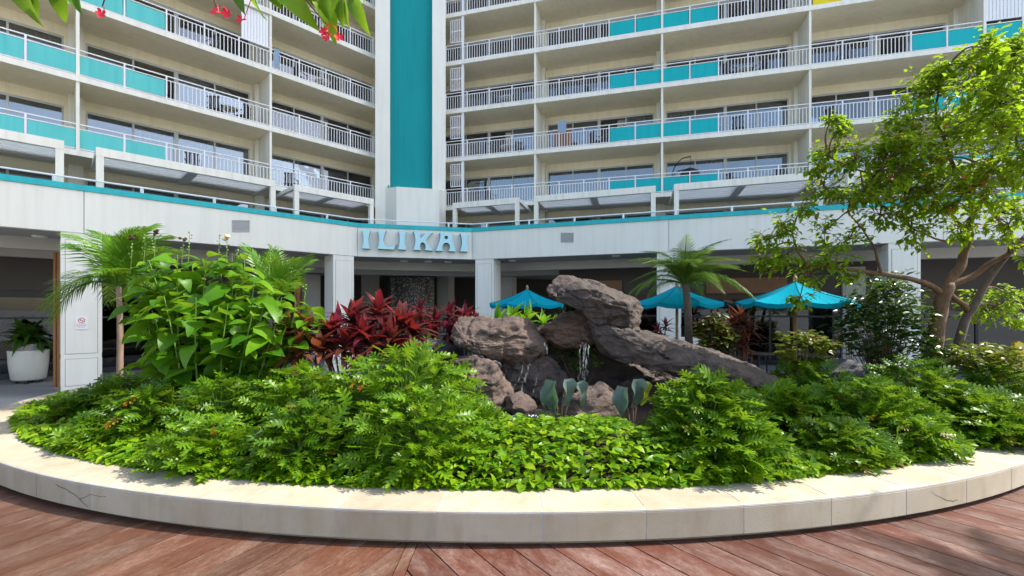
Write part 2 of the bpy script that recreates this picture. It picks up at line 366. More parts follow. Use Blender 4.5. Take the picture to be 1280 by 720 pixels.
def clip_poly(poly, nx, ny, c):          # keep nx*x+ny*y<=c
    out = []
    for i in range(len(poly)):
        a, b = poly[i], poly[(i+1) % len(poly)]; da = nx*a[0]+ny*a[1]-c; db = nx*b[0]+ny*b[1]-c
        if da <= 0: out.append(a)
        if da*db < 0: t = da/(da-db); out.append((a[0]+(b[0]-a[0])*t, a[1]+(b[1]-a[1])*t))
    return out
def curve_pts(pts, n=5):                 # Catmull-Rom through points
    pts = [Vector(p) for p in pts]; q = [pts[0]*2-pts[1]]+pts+[pts[-1]*2-pts[-2]]; out = []
    for i in range(1, len(q)-2):
        for j in range(n):
            t = j/n; a, b, c, d = q[i-1], q[i], q[i+1], q[i+2]
            out.append(.5*((2*b)+(c-a)*t+(2*a-5*b+4*c-d)*t*t+(3*b-a-3*c+d)*t**3))
    out.append(pts[-1]); return out
def lerps(vals, n):
    out = []
    for i in range(len(vals)-1):
        for j in range(n): out.append(vals[i]+(vals[i+1]-vals[i])*j/n)
    return out+[vals[-1]]

# ------------------------------------------------------------------ ground, pavement, deck
g = MB().add([(-900, -900, -.13), (900, -900, -.13), (900, 900, -.13), (-900, 900, -.13)], [(0, 1, 2, 3)]).build('ground', M['grass_ground']); g['kind'] = 'structure'
pv = MB().add([(-60, -14, -.10), (60, -14, -.10), (60, 60, -.10), (-60, 60, -.10)], [(0, 1, 2, 3)]).build('pavement', M['concrete']); pv['kind'] = 'structure'
DZ = -.045                                # top of the deck boards
EC, EA, EB, EB2 = Vector((0, 12.92)), 12.3, 7.9, 2.6   # planter outline: centre, half width, depth in front of and behind the centre
def eb_at(y): return EB if y < EC.y else EB2
def inside(x, y, lim=.9): return (x/EA)**2+((y-EC.y)/eb_at(y))**2 < lim
deck = MB().box(-15.5, 15.5, -5.0, 9.6, -.098, -.085).build('deck', M['under']); deck['kind'] = 'structure'
def boards(ang, x_lo, x_hi, mat, pitch):
    d = Vector((math.sin(ang), math.cos(ang))); nn = Vector((d.y, -d.x))
    gap = .0075
    for i in range(-46, 47):
        c = i*pitch
        q = [nn*(c+gap)-d*40, nn*(c+pitch-gap)-d*40, nn*(c+pitch-gap)+d*40, nn*(c+gap)+d*40]
        poly = [(p.x, p.y) for p in q]
        for cl in ((1, 0, x_hi), (-1, 0, -x_lo), (0, 1, 9.5), (0, -1, 5.0)):
            poly = clip_poly(poly, *cl)
            if len(poly) < 3: break
        if len(poly) < 3: continue
        # only the boards that come out from under the planter
        if all(((p[0]-EC.x)/(EA-.5))**2+((p[1]-EC.y)/(EB-.5))**2 < 1 for p in poly): continue
        z = DZ+U(-.002, .002); n = len(poly); mb = MB()
        mb.add([(p[0], p[1], z-.03) for p in poly]+[(p[0], p[1], z) for p in poly],
               [tuple(reversed(range(n))), tuple(range(n, 2*n))]+[(j, (j+1) % n, n+(j+1) % n, n+j) for j in range(n)])
        mb.build('plank', mat, deck)
boards(math.radians(-36), -1.06, 15.4, M['deck_r'], .37)
boards(math.radians(24), -15.4, -1.19, M['deck_l'], .36)
MB().box(-1.18, -1.07, -5.0, 9.5, DZ-.03, DZ+.001).build('seam_plank', M['deck_l'], deck)

# ------------------------------------------------------------------ planter wall of stone blocks
def ell(t, off=0.0):
    """point on the planter's outer edge moved inwards by off; t=0 is nearest the camera, positive to the right"""
    e = EB if math.cos(t) > 0 else EB2
    p = Vector((EA*math.sin(t), EC.y-e*math.cos(t))); n = Vector((math.sin(t)/EA, -math.cos(t)/e)).normalized()
    return p-n*off, n
pw = thing('planter_wall', 'low curved planter wall of pale cream stone blocks round the garden', 'wall', (0, EC.y-EB, 0))
N_T = 4000; acc = [0.0]; prev = ell(-math.pi)[0]
for i in range(1, N_T+1):
    q = ell(-math.pi+2*math.pi*i/N_T)[0]; acc.append(acc[-1]+(q-prev).length); prev = q
def t_of(s):
    s = s % acc[-1]
    lo, hi = 0, N_T
    while hi-lo > 1:
        m = (lo+hi)//2
        if acc[m] <= s: lo = m
        else: hi = m
    return -math.pi+2*math.pi*(lo+(s-acc[lo])/max(1e-9, acc[hi]-acc[lo]))/N_T
s_mid = acc[N_T//2]; NB = round(acc[-1]/1.165); step = acc[-1]/NB
PROF = [(.0, .03), (.0, .325), (.008, .333), (.0, .341), (.012, .36), (.10, .366), (.61, .372), (.63, .36), (.63, .12)]
wall_blocks = []
for b in range(NB):
    s0 = s_mid+.335+b*step+.007; s1 = s0+step-.014; mb = MB(); ns = 6; ring = len(PROF)
    for i in range(ns+1):
        t = t_of(s0+(s1-s0)*i/ns)
        for o_, z in PROF:
            p, _ = ell(t, o_); mb.v.append(Vector((p.x, p.y, z)))
    for i in range(ns):
        for j in range(ring): mb.f.append((i*ring+j, (i+1)*ring+j, (i+1)*ring+(j+1) % ring, i*ring+(j+1) % ring))
    mb.f.append(tuple(range(ring))); mb.f.append(tuple(ns*ring+j for j in reversed(range(ring))))
    ob = mb.build('stone_block', M['stone'], pw); wall_blocks.append((s0, s1, ob))
def ring_mesh(name, prof, mat, n=160):
    mb = MB(); r = len(prof)
    for i in range(n):
        t = t_of(acc[-1]*i/n)
        for o_, z in prof: p, _ = ell(t, o_); mb.v.append(Vector((p.x, p.y, z)))
    for i in range(n):
        for j in range(r): mb.f.append((i*r+j, ((i+1) % n)*r+j, ((i+1) % n)*r+(j+1) % r, i*r+(j+1) % r))
    return mb.build(name, mat, pw)
ring_mesh('grout_core', [(.003, .034), (.003, .354), (.02, .3605), (.62, .3695), (.62, .12)], M['grout'])
ring_mesh('plinth', [(.11, -.099), (.11, .033), (.50, .033), (.50, -.099)], M['plinth'])
def crack(pts):
    """thin dark crack on the outer face: list of (arc position, height, half width)"""
    mb = MB()
    for (sa, za, wa), (sb, zb, wb) in zip(pts, pts[1:]):
        n = 3
        for i in range(n):
            a, b = i/n, (i+1)/n; k = len(mb.v)
            for q in (a, b):
                s_ = sa+(sb-sa)*q; z = za+(zb-za)*q+noise.noise(Vector((s_*14, 0, 0)))*.03; q_ = noise.noise(Vector((s_*40, 3, 0))); w = (wa+(wb-wa)*q)*(1.0+.8*q_); p, _ = ell(t_of(s_), -.0015)
                mb.v += [Vector((p.x, p.y, z-w)), Vector((p.x, p.y, z+w))]
            mb.f.append((k, k+2, k+3, k+1))
    mb.build('crack', M['crack'], pw)
def s_at(X):
    lo, hi = -1.3, 1.3
    for _ in range(40):
        m = (lo+hi)/2
        if ell(m)[0].x < X: lo = m
        else: hi = m
    return acc[int((lo+math.pi)/(2*math.pi)*N_T)]
crack([(s_at(-6.05), .27, .004), (s_at(-5.75), .22, .005), (s_at(-5.55), .13, .006), (s_at(-5.42), .06, .004)])
crack([(s_at(-5.57), .14, .005), (s_at(-5.38), .22, .003), (s_at(-5.10), .235, .003)])
crack([(s_at(5.35), .26, .002), (s_at(5.55), .16, .003), (s_at(5.72), .09, .006), (s_at(5.85), .10, .002)])

def soil_z(x, y):
    r2 = (x/(EA-.6))**2+((y-EC.y)/(eb_at(y)-.6))**2
    return .30+.42*max(0.0, 1-r2)**.8
soil = MB(); NR, NA = 14, 72
for i in range(NR+1):
    for j in range(NA):
        r = i/NR; t = 2*math.pi*j/NA; x, y = (EA-.60)*r*math.sin(t), EC.y-((EB if math.cos(t) > 0 else EB2)-.60)*r*math.cos(t)
        soil.v.append(Vector((x, y, soil_z(x, y)+noise.noise(Vector((x, y, 0))*1.5)*.04*(r < .95))))
for i in range(NR):
    for j in range(NA): soil.f.append((i*NA+j, (i+1)*NA+j, (i+1)*NA+(j+1) % NA, i*NA+(j+1) % NA))
so = soil.build('soil', M['soil'], smooth=True); so['kind'] = 'structure'

# ------------------------------------------------------------------ hotel wings
ST = 2.52; SLAB0 = 7.95; FLOORS = 5
def pleated(mb, a0, a1, b, z0, z1, W, amp=.035, pitch=.16):
    n = max(6, int((a1-a0)/pitch*2)); k = len(mb.v)
    for i in range(n+1):
        a = a0+(a1-a0)*i/n; bb = b+(amp if i % 2 else -amp)
        mb.v += [W(a, bb, z0), W(a, bb, z1)]
    for i in range(n): mb.f.append((k+2*i, k+2*i+2, k+2*i+3, k+2*i+1))
def window_bay(root, W, a0, a1, zf, zt, floor_i):
    """one bay of sliding glass doors: frame > four panes, curtains behind"""
    b0 = 1.80; mb = MB(); mid = (a0+a1)/2
    mb.box(a0, a1, b0, b0+.10, zt-.07, zt, W); mb.box(a0, a1, b0, b0+.10, zf, zf+.05, W)
    mb.box(a0, a0+.06, b0, b0+.10, zf+.05, zt-.07, W); mb.box(a1-.06, a1, b0, b0+.10, zf+.05, zt-.07, W)
    mb.box(mid-.075, mid+.075, b0-.01, b0+.11, zf+.05, zt-.07, W)
    for q in ((a0+mid)/2, (a1+mid)/2): mb.box(q-.03, q+.03, b0+.01, b0+.09, zf+.05, zt-.07, W)
    fr = mb.build('window', M['alu'], root)
    es = [a0+.06, (a0+mid)/2-.03, (a0+mid)/2+.03, mid-.075, mid+.075, (a1+mid)/2-.03, (a1+mid)/2+.03, a1-.06]
    open_i = rnd.choice([None, None, 1, 2, None])
    for i in range(4):
        p0, p1 = es[2*i], es[2*i+1]
        if i != open_i: MB().box(p0, p1, b0+.035, b0+.047, zf+.05, zt-.07, W).build('pane', M['glass'], fr)
        r = rnd.random()
        if r < .42 and i != open_i:
            c = MB(); pleated(c, p0-.02, p1+.02, b0+.32, zf+.02, zt-.03, W); c.build('curtain', M['curtain'] if r < .34 else M['curtain_tan'], fr)
        elif r < .62:
            c = MB(); w = (p1-p0)*U(.25, .5); a = p0 if rnd.random() < .5 else p1-w
            pleated(c, a, a+w, b0+.32, zf+.02, zt-.03, W); c.build('curtain', M['curtain'], fr)
def railing(root, W, a0, a1, n, kinds, zs, tealmat):
    """one bay of balcony railing; kinds: b = balusters, t = teal panel"""
    top = zs+.93; s2 = zs+.775; bot = zs+.10; st = (a1-a0)/n; mb = MB()
    mb.box(a0, a1, -.025, .025, top-.035, top, W); mb.box(a0, a1, -.018, .018, s2-.03, s2, W); mb.box(a0, a1, -.018, .018, bot-.03, bot, W)
    for i in range(n+1):
        a = a0+i*st
        if i == n: a -= .0
        mb.box(a-.025, a+.025, -.028, .028, zs-.02, top-.004, W)
    for i in range(n):
        if kinds[i] != 'b': continue
        m = 9
        for j in range(1, m):
            a = a0+i*st+st*j/m; mb.box(a-.0125, a+.0125, -.0125, .0125, bot-.005, s2-.01, W)
    r = mb.build('railing', M['rail'], root)
    for i in range(n):
        if kinds[i] == 't':
            MB().box(a0+i*st+.05, a0+(i+1)*st-.05, -.006, .006, bot+.02, s2-.05, W).build('privacy_panel', tealmat, r)
def fascia_v(side, u):
    return -2.10 if side == 'L' else -2.04-.067*(u+2.6)
def wing(name, label, p0, ud, divs, u0, u1, pattern, tealmat, side):
    ud = Vector(ud).normalized(); vd = Vector((-ud.y, ud.x)); p0 = Vector(p0)
    W = lambda a, b, z: Vector((p0.x+ud.x*a+vd.x*b, p0.y+ud.y*a+vd.y*b, z))
    root = thing(name, label, 'building', W(divs[0], 2.0, 0))
    zb = 5.02                                        # terrace floor on top of the podium
    for k in range(FLOORS+1):
        zs = SLAB0+ST*k
        MB().box(u0, u1, -.06, 5.6, zs-.17, zs, W).build('balcony_slab', M['soffit'], root)
        MB().box(u0, u1, -.10, -.06, zs-.175, zs+.02, W).build('slab_edge', M['white'], root)
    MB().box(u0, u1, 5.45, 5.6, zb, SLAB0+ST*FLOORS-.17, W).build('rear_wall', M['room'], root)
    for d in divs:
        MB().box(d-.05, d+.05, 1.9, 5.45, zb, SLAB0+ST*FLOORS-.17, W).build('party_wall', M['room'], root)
        MB().box(d-.20, d+.20, 1.42, 1.90, zb, SLAB0+ST*FLOORS-.17, W).build('column', M['white'], root)
        for k in range(FLOORS):
            MB().box(d-.045, d+.045, -.05, 1.42, SLAB0+ST*k, SLAB0+ST*(k+1)-.17, W).build('divider', M['white'], root)
    spans = list(zip(divs, divs[1:]))
    for k in range(-1, FLOORS):
        zs = zb if k < 0 else SLAB0+ST*k; zt = SLAB0+ST*(k+1)-.17
        head = zt-.36
        MB().box(u0, u1, 1.76, 1.98, head, zt, W).build('header_wall', M['cream'], root)
        for a, b in spans:
            wa, wb = a+.27, b-.30
            MB().box(a+.20, wa, 1.77, 1.97, zs, head, W).build('wall', M['cream'], root); MB().box(wb, b-.20, 1.77, 1.97, zs, head, W).build('wall', M['cream'], root)
            window_bay(root, W, wa, wb, zs, head, k)
        if k < 0: continue
        for (a, b), kinds in zip(spans, pattern):
            railing(root, W, a, b, len(kinds), kinds, zs, tealmat)
    return root, W
left_divs = [-6.06, 0.0, 6.06, 12.12]
wingL, WLf = wing('hotel_wing', 'hotel wing of balconies with paler teal panels, by the potted plant', (-14.74, 15.45), (.70, .714), left_divs, -7.5, 12.7, ['bbbtt', 'ttbbb', 'bbbbb'], M['teal_pale'], 'L')
right_divs = [-6.02, 0.0, 6.02, 12.04, 18.06, 24.08]
wingR, WRf = wing('hotel_wing', 'hotel wing of balconies with deep teal panels, behind the blue umbrellas', (1.16, 22.72), (.964, -.267), right_divs, -7.0, 36.3, ['bbbbb', 'bbbtt', 'ttbbb', 'bbbtt', 'ttbbb'], M['teal'], 'R')
# the unseen storeys above the frame, added to shade the facades, plainly built: floor slabs, set-back walls and fins
for root_, W_, a_, b_, dv in ((wingL, WLf, -7.5, 12.7, left_divs), (wingR, WRf, -7.0, 36.3, right_divs+[30.1])):
    for k in range(FLOORS+1, 24):
        zz = SLAB0+ST*k; MB().box(a_, b_, -.10, 5.6, zz-.17, zz, W_).build('upper_slab', M['white'], root_)
        MB().box(a_, b_, -.02, .02, zz-ST+.10, zz-ST+.93, W_).build('upper_railing', M['rail'], root_)
    MB().box(a_, b_, 1.8, 5.6, SLAB0+ST*FLOORS, SLAB0+ST*23-.17, W_).build('upper_wall', M['cream'], root_)
MB().box(25.0, 36.3, 1.9, 5.4, 4.9, SLAB0+ST*FLOORS-.17, WRf).build('unseen_end_bay', M['cream'], wingR)  # unseen stretch of the wing, its length set to keep sun off the facades
# white slatted privacy screens and window guards
def slat_screen(root, W, a0, a1, z0, z1):
    mb = MB(); n = max(6, int((a1-a0)/.11))
    for i in range(n): a = a0+(a1-a0)*i/n; mb.box(a+.01, a+(a1-a0)/n-.015, .03, .055, z0, z1, W)
    mb.box(a0, a1, .056, .07, z0, z1, W); mb.build('slatted_screen', M['rail'], root)
slat_screen(wingL, WLf, 4.95, 6.0, SLAB0+2*ST+.95, SLAB0+3*ST-.18)
slat_screen(wingR, WRf, 18.12, 20.4, SLAB0+2*ST+.95, SLAB0+3*ST-.18)
for k in range(FLOORS):
    zs = SLAB0+ST*k; mb = MB(); a0, a1 = -4.55, -3.95; z0, z1 = zs+1.06, zs+2.22
    for z in (z0, (z0+z1)/2, z1): mb.box(a0, a1, .0, .03, z-.02, z+.02, WRf)
    for i in range(7): a = a0+(a1-a0)*i/6; mb.box(a-.018, a+.018, .002, .028, z0, z1, WRf)
    mb.build('window_guard', M['rail'], wingR)
    MB().box(-3.92, -3.80, -.04, .06, zs, zs+ST-.17, WRf).build('pole', M['rail'], wingR)

# ------------------------------------------------------------------ pergolas on the terrace
def pergola(W, side, a0, a1, label, group=None):
    z1, z0 = 7.73, 7.57
    fv = lambda a: fascia_v(side, a)+.32
    b0a, b0b = fv(a0), fv(a1)
    Wq = lambda a, t, z: W(a, (b0a+(b0b-b0a)*(a-a0)/(a1-a0))*(1-t)+(.95)*t, z)      # t: 0 front, 1 back
    root = thing('pergola', label, 'pergola', W(a0, b0a, 5.02), group)
    MB().box(a0, a1, 0, .055, z0-.09, z1+.02, Wq).build('front_beam', M['white'], root)
    for a in (a0, a1): 
        s = 1 if a == a0 else -1
        lo, hi = sorted((a, a+s*.13))
        MB().box(lo, hi, .056, 1.0, z0, z1-.003, Wq).build('side_beam', M['white'], root)
        lo, hi = sorted((a+s*.003, a+s*.19))
        MB().box(lo, hi, .004, .07, 5.03, z0-.09, Wq).build('post', M['white'], root)
    mid = (a0+a1)/2
    MB().box(mid-.16, mid+.16, .056, 1.0, z0+.01, z1-.006, Wq).build('rafter', M['louver'], root)
    for lo, hi in ((a0+.13, mid-.16), (mid+.16, a1-.13)):
        mb = MB(); n = 16
        for i in range(n):
            t0 = .06+.93*i/n; t1 = t0+.93/n*.86
            mb.box(lo, hi, t0, t1, z0+.035+.006*(i % 2), z0+.05+.006*(i % 2), Wq)
        mb.build('louver_panel', M['canopy'], root)
    return root
for i, (a, b) in enumerate(zip(left_divs, left_divs[1:])):
    if i == 2: b = 10.35
    pergola(WLf, 'L', a+.36, b-.36, ['white terrace pergola above the potted plant, on the wing with paler panels', 'long white terrace pergola above the grey vent beside the leafy shrub', 'short white terrace pergola beside the tower, on the wing with paler panels'][i])
for i, (a, b) in enumerate(zip(right_divs, right_divs[1:])):
    if i == 0: a = -3.75
    pergola(WRf, 'R', a+.36 if i else a, b-.36, ['short white terrace pergola beside the tower, on the wing with deep teal panels', 'white terrace pergola above the grey fascia vent over the rock fountain', 'white terrace pergola above the feathery date palm', 'white terrace pergola behind the upper branches of the green tree', 'white terrace pergola hidden behind the crown of the green tree'][i])

# ------------------------------------------------------------------ tower between the wings
tl, tr = P(469, 386, 22.4), P(557, 386, 23.2); tl.z = tr.z = 0
td = (tr-tl); tw = td.length; td.normalize(); tn = Vector((-td.y, td.x, 0))
T = lambda a, b, z: Vector((tl.x+td.x*a+tn.x*b, tl.y+td.y*a+tn.y*b, z))
tower = thing('tower', 'white tower with tall recessed teal strip between the two wings', 'building', T(tw/2, .5, 0))
ztop = SLAB0+ST*23+1.0
f0, f1 = (487-469)/88*tw, (540-469)/88*tw
MB().box(0, f0, 0, 3.2, 5.0, ztop, T).build('pilaster', M['fascia'], tower)
MB().box(f1, tw, 0, 3.2, 5.0, ztop, T).build('pilaster', M['fascia'], tower)
MB().box(f0, f1, .35, 3.2, 5.0, ztop, T).build('teal_strip', M['teal_wall'], tower)
zb1 = H+(HZ-236)/F*22.6
mb = MB(); k0, k1 = (480-469)/88*tw, (556-469)/88*tw
base = [(k0-.02, .0), (k0+.55, -.42), (k1-.02, -.42), (k1+.05, .0), (k1+.05, .34), (k0-.02, .34)]
base = [(f0-.22, -.003), (f0+.32, -.45), (tw-.35, -.45), (tw-.03, -.003), (tw-.03, .3), (f0-.22, .3)]
n = len(base); mb.add([T(a, b, 5.0) for a, b in base]+[T(a, b, zb1) for a, b in base], [tuple(reversed(range(n))), tuple(range(n, 2*n))]+[(i, (i+1) % n, n+(i+1) % n, n+i) for i in range(n)])
mb.build('base_block', M['fascia'], tower)
mb = MB(); mb.tube([T(f0-.06, -.02, zb1+.06), T(f0-.06, -.16, zb1+.10)], .05, 8); mb.build('floodlight', M['vent'], tower)

# ------------------------------------------------------------------ podium: fascia, coping, columns, lobby
A0 = Vector((-14.4, 12.8)); B0 = Vector((-6.85, 20.2)); C0 = Vector((-1.885, 21.45)); E0 = Vector((12.5, 16.4))
dL = (B0-A0).normalized(); dC = (C0-B0).normalized(); dR = (E0-C0).normalized()
Aend = A0-dL*14; Eend = E0+dR*16
nL, nC, nR = [Vector((-d.y, d.x)) for d in (dL, dC, dR)]
def offs(d):
    """the podium outline moved inwards (away from the garden) by d"""
    def meet(p, a, q, b):
        den = a.x*b.y-a.y*b.x; t = ((q.x-p.x)*b.y-(q.y-p.y)*b.x)/den; return p+a*t
    return [Aend+nL*d, meet(B0+nL*d, dL, B0+nC*d, dC), meet(C0+nC*d, dC, C0+nR*d, dR), Eend+nR*d]
SO, TB, TT = 4.93, 6.225, 6.40
podium = thing('hotel_podium', 'white lobby front with teal coping and covered walkway below the wings', 'building', (B0.x, B0.y, 0))
def run_box(name, mat, p, q, d0, d1, z0, z1, nn, parent=None):
    a, b = p+nn*d0, q+nn*d0; c, d = q+nn*d1, p+nn*d1
    return MB().hexa([Vector((v.x, v.y, z0)) for v in (a, b, c, d)]+[Vector((v.x, v.y, z1)) for v in (a, b, c, d)]).build(name, mat, parent or podium)
def ring_box(name, mat, d0, d1, z0, z1):
    """a strip along all three runs, mitred at the corners"""
    o, i = offs(d0), offs(d1)
    for k in range(3):
        MB().hexa([Vector((v.x, v.y, z0)) for v in (o[k], o[k+1], i[k+1], i[k])]+[Vector((v.x, v.y, z1)) for v in (o[k], o[k+1], i[k+1], i[k])]).build(name, mat, podium)
o0 = offs(0)
jL = P(105, 386, 14.0).to_2d(); jL = B0+dL*(jL-B0).dot(dL)
jR = P(836, 386, 18.3).to_2d(); jR = C0+dR*(jR-C0).dot(dR)
jR2 = jR+dR*8.9; jL2 = jL-dL*8.9
gp = .008
for p, q, nn, d in ((Aend, jL2, nL, dL), (jL2, jL, nL, dL), (jL, B0, nL, dL), (B0, C0, nC, dC), (C0, jR, nR, dR), (jR, jR2, nR, dR), (jR2, Eend, nR, dR)):
    run_box('fascia_panel', M['fascia'], p+d*gp, q-d*gp, .0, .25, SO, TB-.002, nn)
ring_box('fascia_backing', M['vent'], .252, .34, SO+.01, TB)
ring_box('coping', M['teal_trim'], -.05, .40, TB, TT)
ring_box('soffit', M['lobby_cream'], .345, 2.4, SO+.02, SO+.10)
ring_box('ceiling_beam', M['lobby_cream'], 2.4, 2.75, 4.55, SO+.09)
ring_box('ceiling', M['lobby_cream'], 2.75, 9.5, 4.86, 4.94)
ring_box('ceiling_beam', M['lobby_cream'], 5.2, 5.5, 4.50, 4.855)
ring_box('roof_slab', M['concrete'], .41, 10.0, 4.945, 5.015)
# handrail on the coping
pts = offs(.16); hr = MB()
hr.tube([Vector((p.x, p.y, 6.62)) for p in pts], .028, 8)
hr.build('handrail', M['rail'], podium)
for k, (p, q) in enumerate(zip(pts, pts[1:])):
    L = (q-p).length; nn_ = max(2, round(L/2.05))
    for i in range(nn_):
        c = p+(q-p)*((i+.35)/nn_); MB().box(c.x-.035, c.x+.035, c.y-.035, c.y+.035, TT-.01, 6.60).build('rail_post', M['rail'], podium)
# columns
def column(c, d, nn, w=.92, h=SO, mat='fascia', mid=1.9):
    """square clad column whose front face lies on the fascia line"""
    Wc = lambda a, b, z: Vector((c.x+d.x*a+nn.x*b, c.y+d.y*a+nn.y*b, z))
    o = MB().box(-w/2, w/2, .03, .03+w, -.1, h-.003, Wc).build('column', M[mat], podium)
    for z0, z1 in ((.25, mid-.07), (mid+.07, h-.22)):
        mb = MB()
        for t in (.0, 1.0):                      # thin shadow-gap outline made of a proud panel with a dark reveal
            pass
        MB().box(-w/2+.09, w/2-.09, .022, .031, z0, z1, Wc).build('panel_reveal', M['vent'], o)
        MB().box(-w/2+.105, w/2-.105, .016, .0225, z0+.015, z1-.015, Wc).build('panel', M[mat], o)
        for sgn in (-1, 1):
            lo, hi = sorted((sgn*(w/2), sgn*(w/2+.008)))
            MB().box(lo, hi, .12, w-.06, z0, z1, Wc).build('panel_reveal', M['vent'], o)
            lo, hi = sorted((sgn*(w/2+.0075), sgn*(w/2+.014)))
            MB().box(lo, hi, .135, w-.075, z0+.015, z1-.015, Wc).build('panel', M[mat], o)
    return o
column(jL-dL*.05, dL, nL, mid=1.15); column(B0-dL*.62, dL, nL); column(C0+dR*.62, dR, nR); column(jR, dR, nR)
cR2 = on_plane(1131, 386, Vector((C0.x, C0.y, 0)), Vector((nR.x, nR.y, 0))).to_2d()
column(cR2, dR, nR); column(jL2, dL, nL)
for px, D in ((391, 25.0), (631, 27.0), (1068, 20.5), (467, 30.0), (553, 30.0)):
    c = P(px, 386, D).to_2d(); d = dL if px < 480 else dR; nn = nL if px < 480 else nR
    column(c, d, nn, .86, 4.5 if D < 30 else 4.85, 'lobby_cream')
# timber door posts
for px, D in ((73, 15.7), (372, 20.6)):
    c = P(px, 386, D); mb = MB()
    for i in range(3): mb.box(c.x-.13+i*.09, c.x-.05+i*.09, c.y-.05+(i % 2)*.03, c.y+.16, -.1, 4.54)
    mb.build('door_post', M['post_wood'], podium)
# back of the walkway: shop fronts
def shopfront(p, q, nn, off, mats, wid=2.4, glassy=True):
    L = (q-p).length; d = (q-p).normalized(); n = max(1, int(L/wid)); w = L/n
    Ws = lambda a, b, z: Vector((p.x+d.x*a+nn.x*(off+b), p.y+d.y*a+nn.y*(off+b), z))
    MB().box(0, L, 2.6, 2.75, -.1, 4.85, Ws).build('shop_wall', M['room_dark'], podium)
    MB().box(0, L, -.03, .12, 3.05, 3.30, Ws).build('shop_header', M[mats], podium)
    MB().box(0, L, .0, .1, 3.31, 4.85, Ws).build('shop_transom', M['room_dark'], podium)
    for i in range(n):
        mb = MB(); mb.box(i*w, i*w+.09, -.02, .10, -.1, 3.04, Ws); mb.box(i*w+.09, (i+1)*w, .0, .08, -.1, .12, Ws); mb.box(i*w+.09, (i+1)*w, .0, .08, 2.2, 2.28, Ws)
        fr = mb.build('shop_frame', M['dark'], podium)
        for z0, z1 in ((.12, 2.2), (2.28, 3.04)): MB().box(i*w+.09, (i+1)*w, .03, .042, z0, z1, Ws).build('pane', M['shop_glass'], fr)
shopfront(Aend, B0-dL*1.0, nL, 6.6, 'dark')
shopfront(C0+dR*3.0, Eend, nR, 5.0, 'brown_wall')
for u0_, u1_ in ((4.0, 6.4), (10.5, 14.0)):
    run_box('sign_board', M['orange_wood'], C0+dR*u0_, C0+dR*u1_, 4.86, 4.93, 3.36, 4.1, nR)
# deep lobby behind the name: mosaic screen and dark back wall
pb = offs(13.0)
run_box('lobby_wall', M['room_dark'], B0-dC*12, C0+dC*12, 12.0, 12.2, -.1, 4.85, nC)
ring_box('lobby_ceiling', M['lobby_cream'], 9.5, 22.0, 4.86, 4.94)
ring_box('roof_deck', M['vent'], 10.0, 24.0, 4.945, 5.015)
mc = P(511, 386, 28.0); mb = MB(); nmos = 10
R_ = 1.75
for i in range(nmos+1):
    t = math.radians(-55+110*i/nmos); x = mc.x+R_*math.sin(t); y = mc.y-R_*math.cos(t)+R_
    mb.v += [Vector((x, y, -.1)), Vector((x, y, 4.55)), Vector((x*.98+mc.x*.02, y+.1, -.1)), Vector((x*.98+mc.x*.02, y+.1, 4.55))]
for i in range(nmos):
    a = i*4; mb.f += [(a, a+4, a+5, a+1), (a+2, a+3, a+7, a+6), (a+1, a+5, a+7, a+3)]
mb.build('mosaic_screen', M['mosaic'], podium)
mb = MB(); mb.box(mc.x-1.7, mc.x+1.7, mc.y-.0, mc.y+.02, 4.551, 4.7); mb.build('screen_top', M['dark'], podium)
for px, py, D in ((535, 331, 22.4), (505, 334, 22.2), (640, 331, 22.0), (770, 329, 20.0), (560, 334, 22.6), (300, 322, 18.2), (50, 300, 14.6)):
    c = P(px, 386, D); MB().lathe((c.x, c.y, SO-.045), [(.16, 0), (.19, .02), (.19, .06)], 14).build('ceiling_light', M['plastic_white'], podium)
# vents on the fascia
def vent(px0, px1, py0, py1, p, nn, label):
    n3 = Vector((nn.x, nn.y, 0)); p3 = Vector((p.x, p.y, 0))-n3*.012
    c = [on_plane(x, y, p3, n3) for x, y in ((px0, py1), (px1, py1), (px1, py0), (px0, py0))]
    w = (c[1]-c[0]); hgt = c[3].z-c[0].z; d = w.normalized(); L = w.length; z0 = c[0].z
    Wv = lambda a, b, z: Vector((c[0].x, c[0].y, 0))+d*a+n3*b+Vector((0, 0, z))
    root = thing('wall_vent', label, 'vent', c[0])
    mb = MB(); mb.box(0, L, -.01, .011, z0, z0+.04, Wv); mb.box(0, L, -.01, .011, z0+hgt-.04, z0+hgt, Wv); mb.box(0, .04, -.01, .011, z0+.04, z0+hgt-.04, Wv); mb.box(L-.04, L, -.01, .011, z0+.04, z0+hgt-.04, Wv)
    mb.build('frame', M['vent'], root); n = 7
    for i in range(n):
        z = z0+.04+(hgt-.08)*i/n; mb = MB(); mb.hexa([Wv(.04, -.008, z), Wv(L-.04, -.008, z), Wv(L-.04, .008, z+.02), Wv(.04, .008, z+.02), Wv(.04, -.008, z+.012), Wv(L-.04, -.008, z+.012), Wv(L-.04, .008, z+.045), Wv(.04, .008, z+.045)]); mb.build('slat', M['vent'], root)
vent(290, 312, 275, 290, B0, nL, 'grey louvred vent on the fascia above the leafy green shrub')
vent(701, 717, 291, 303, C0, nR, 'grey louvred vent on the fascia above the rock fountain')
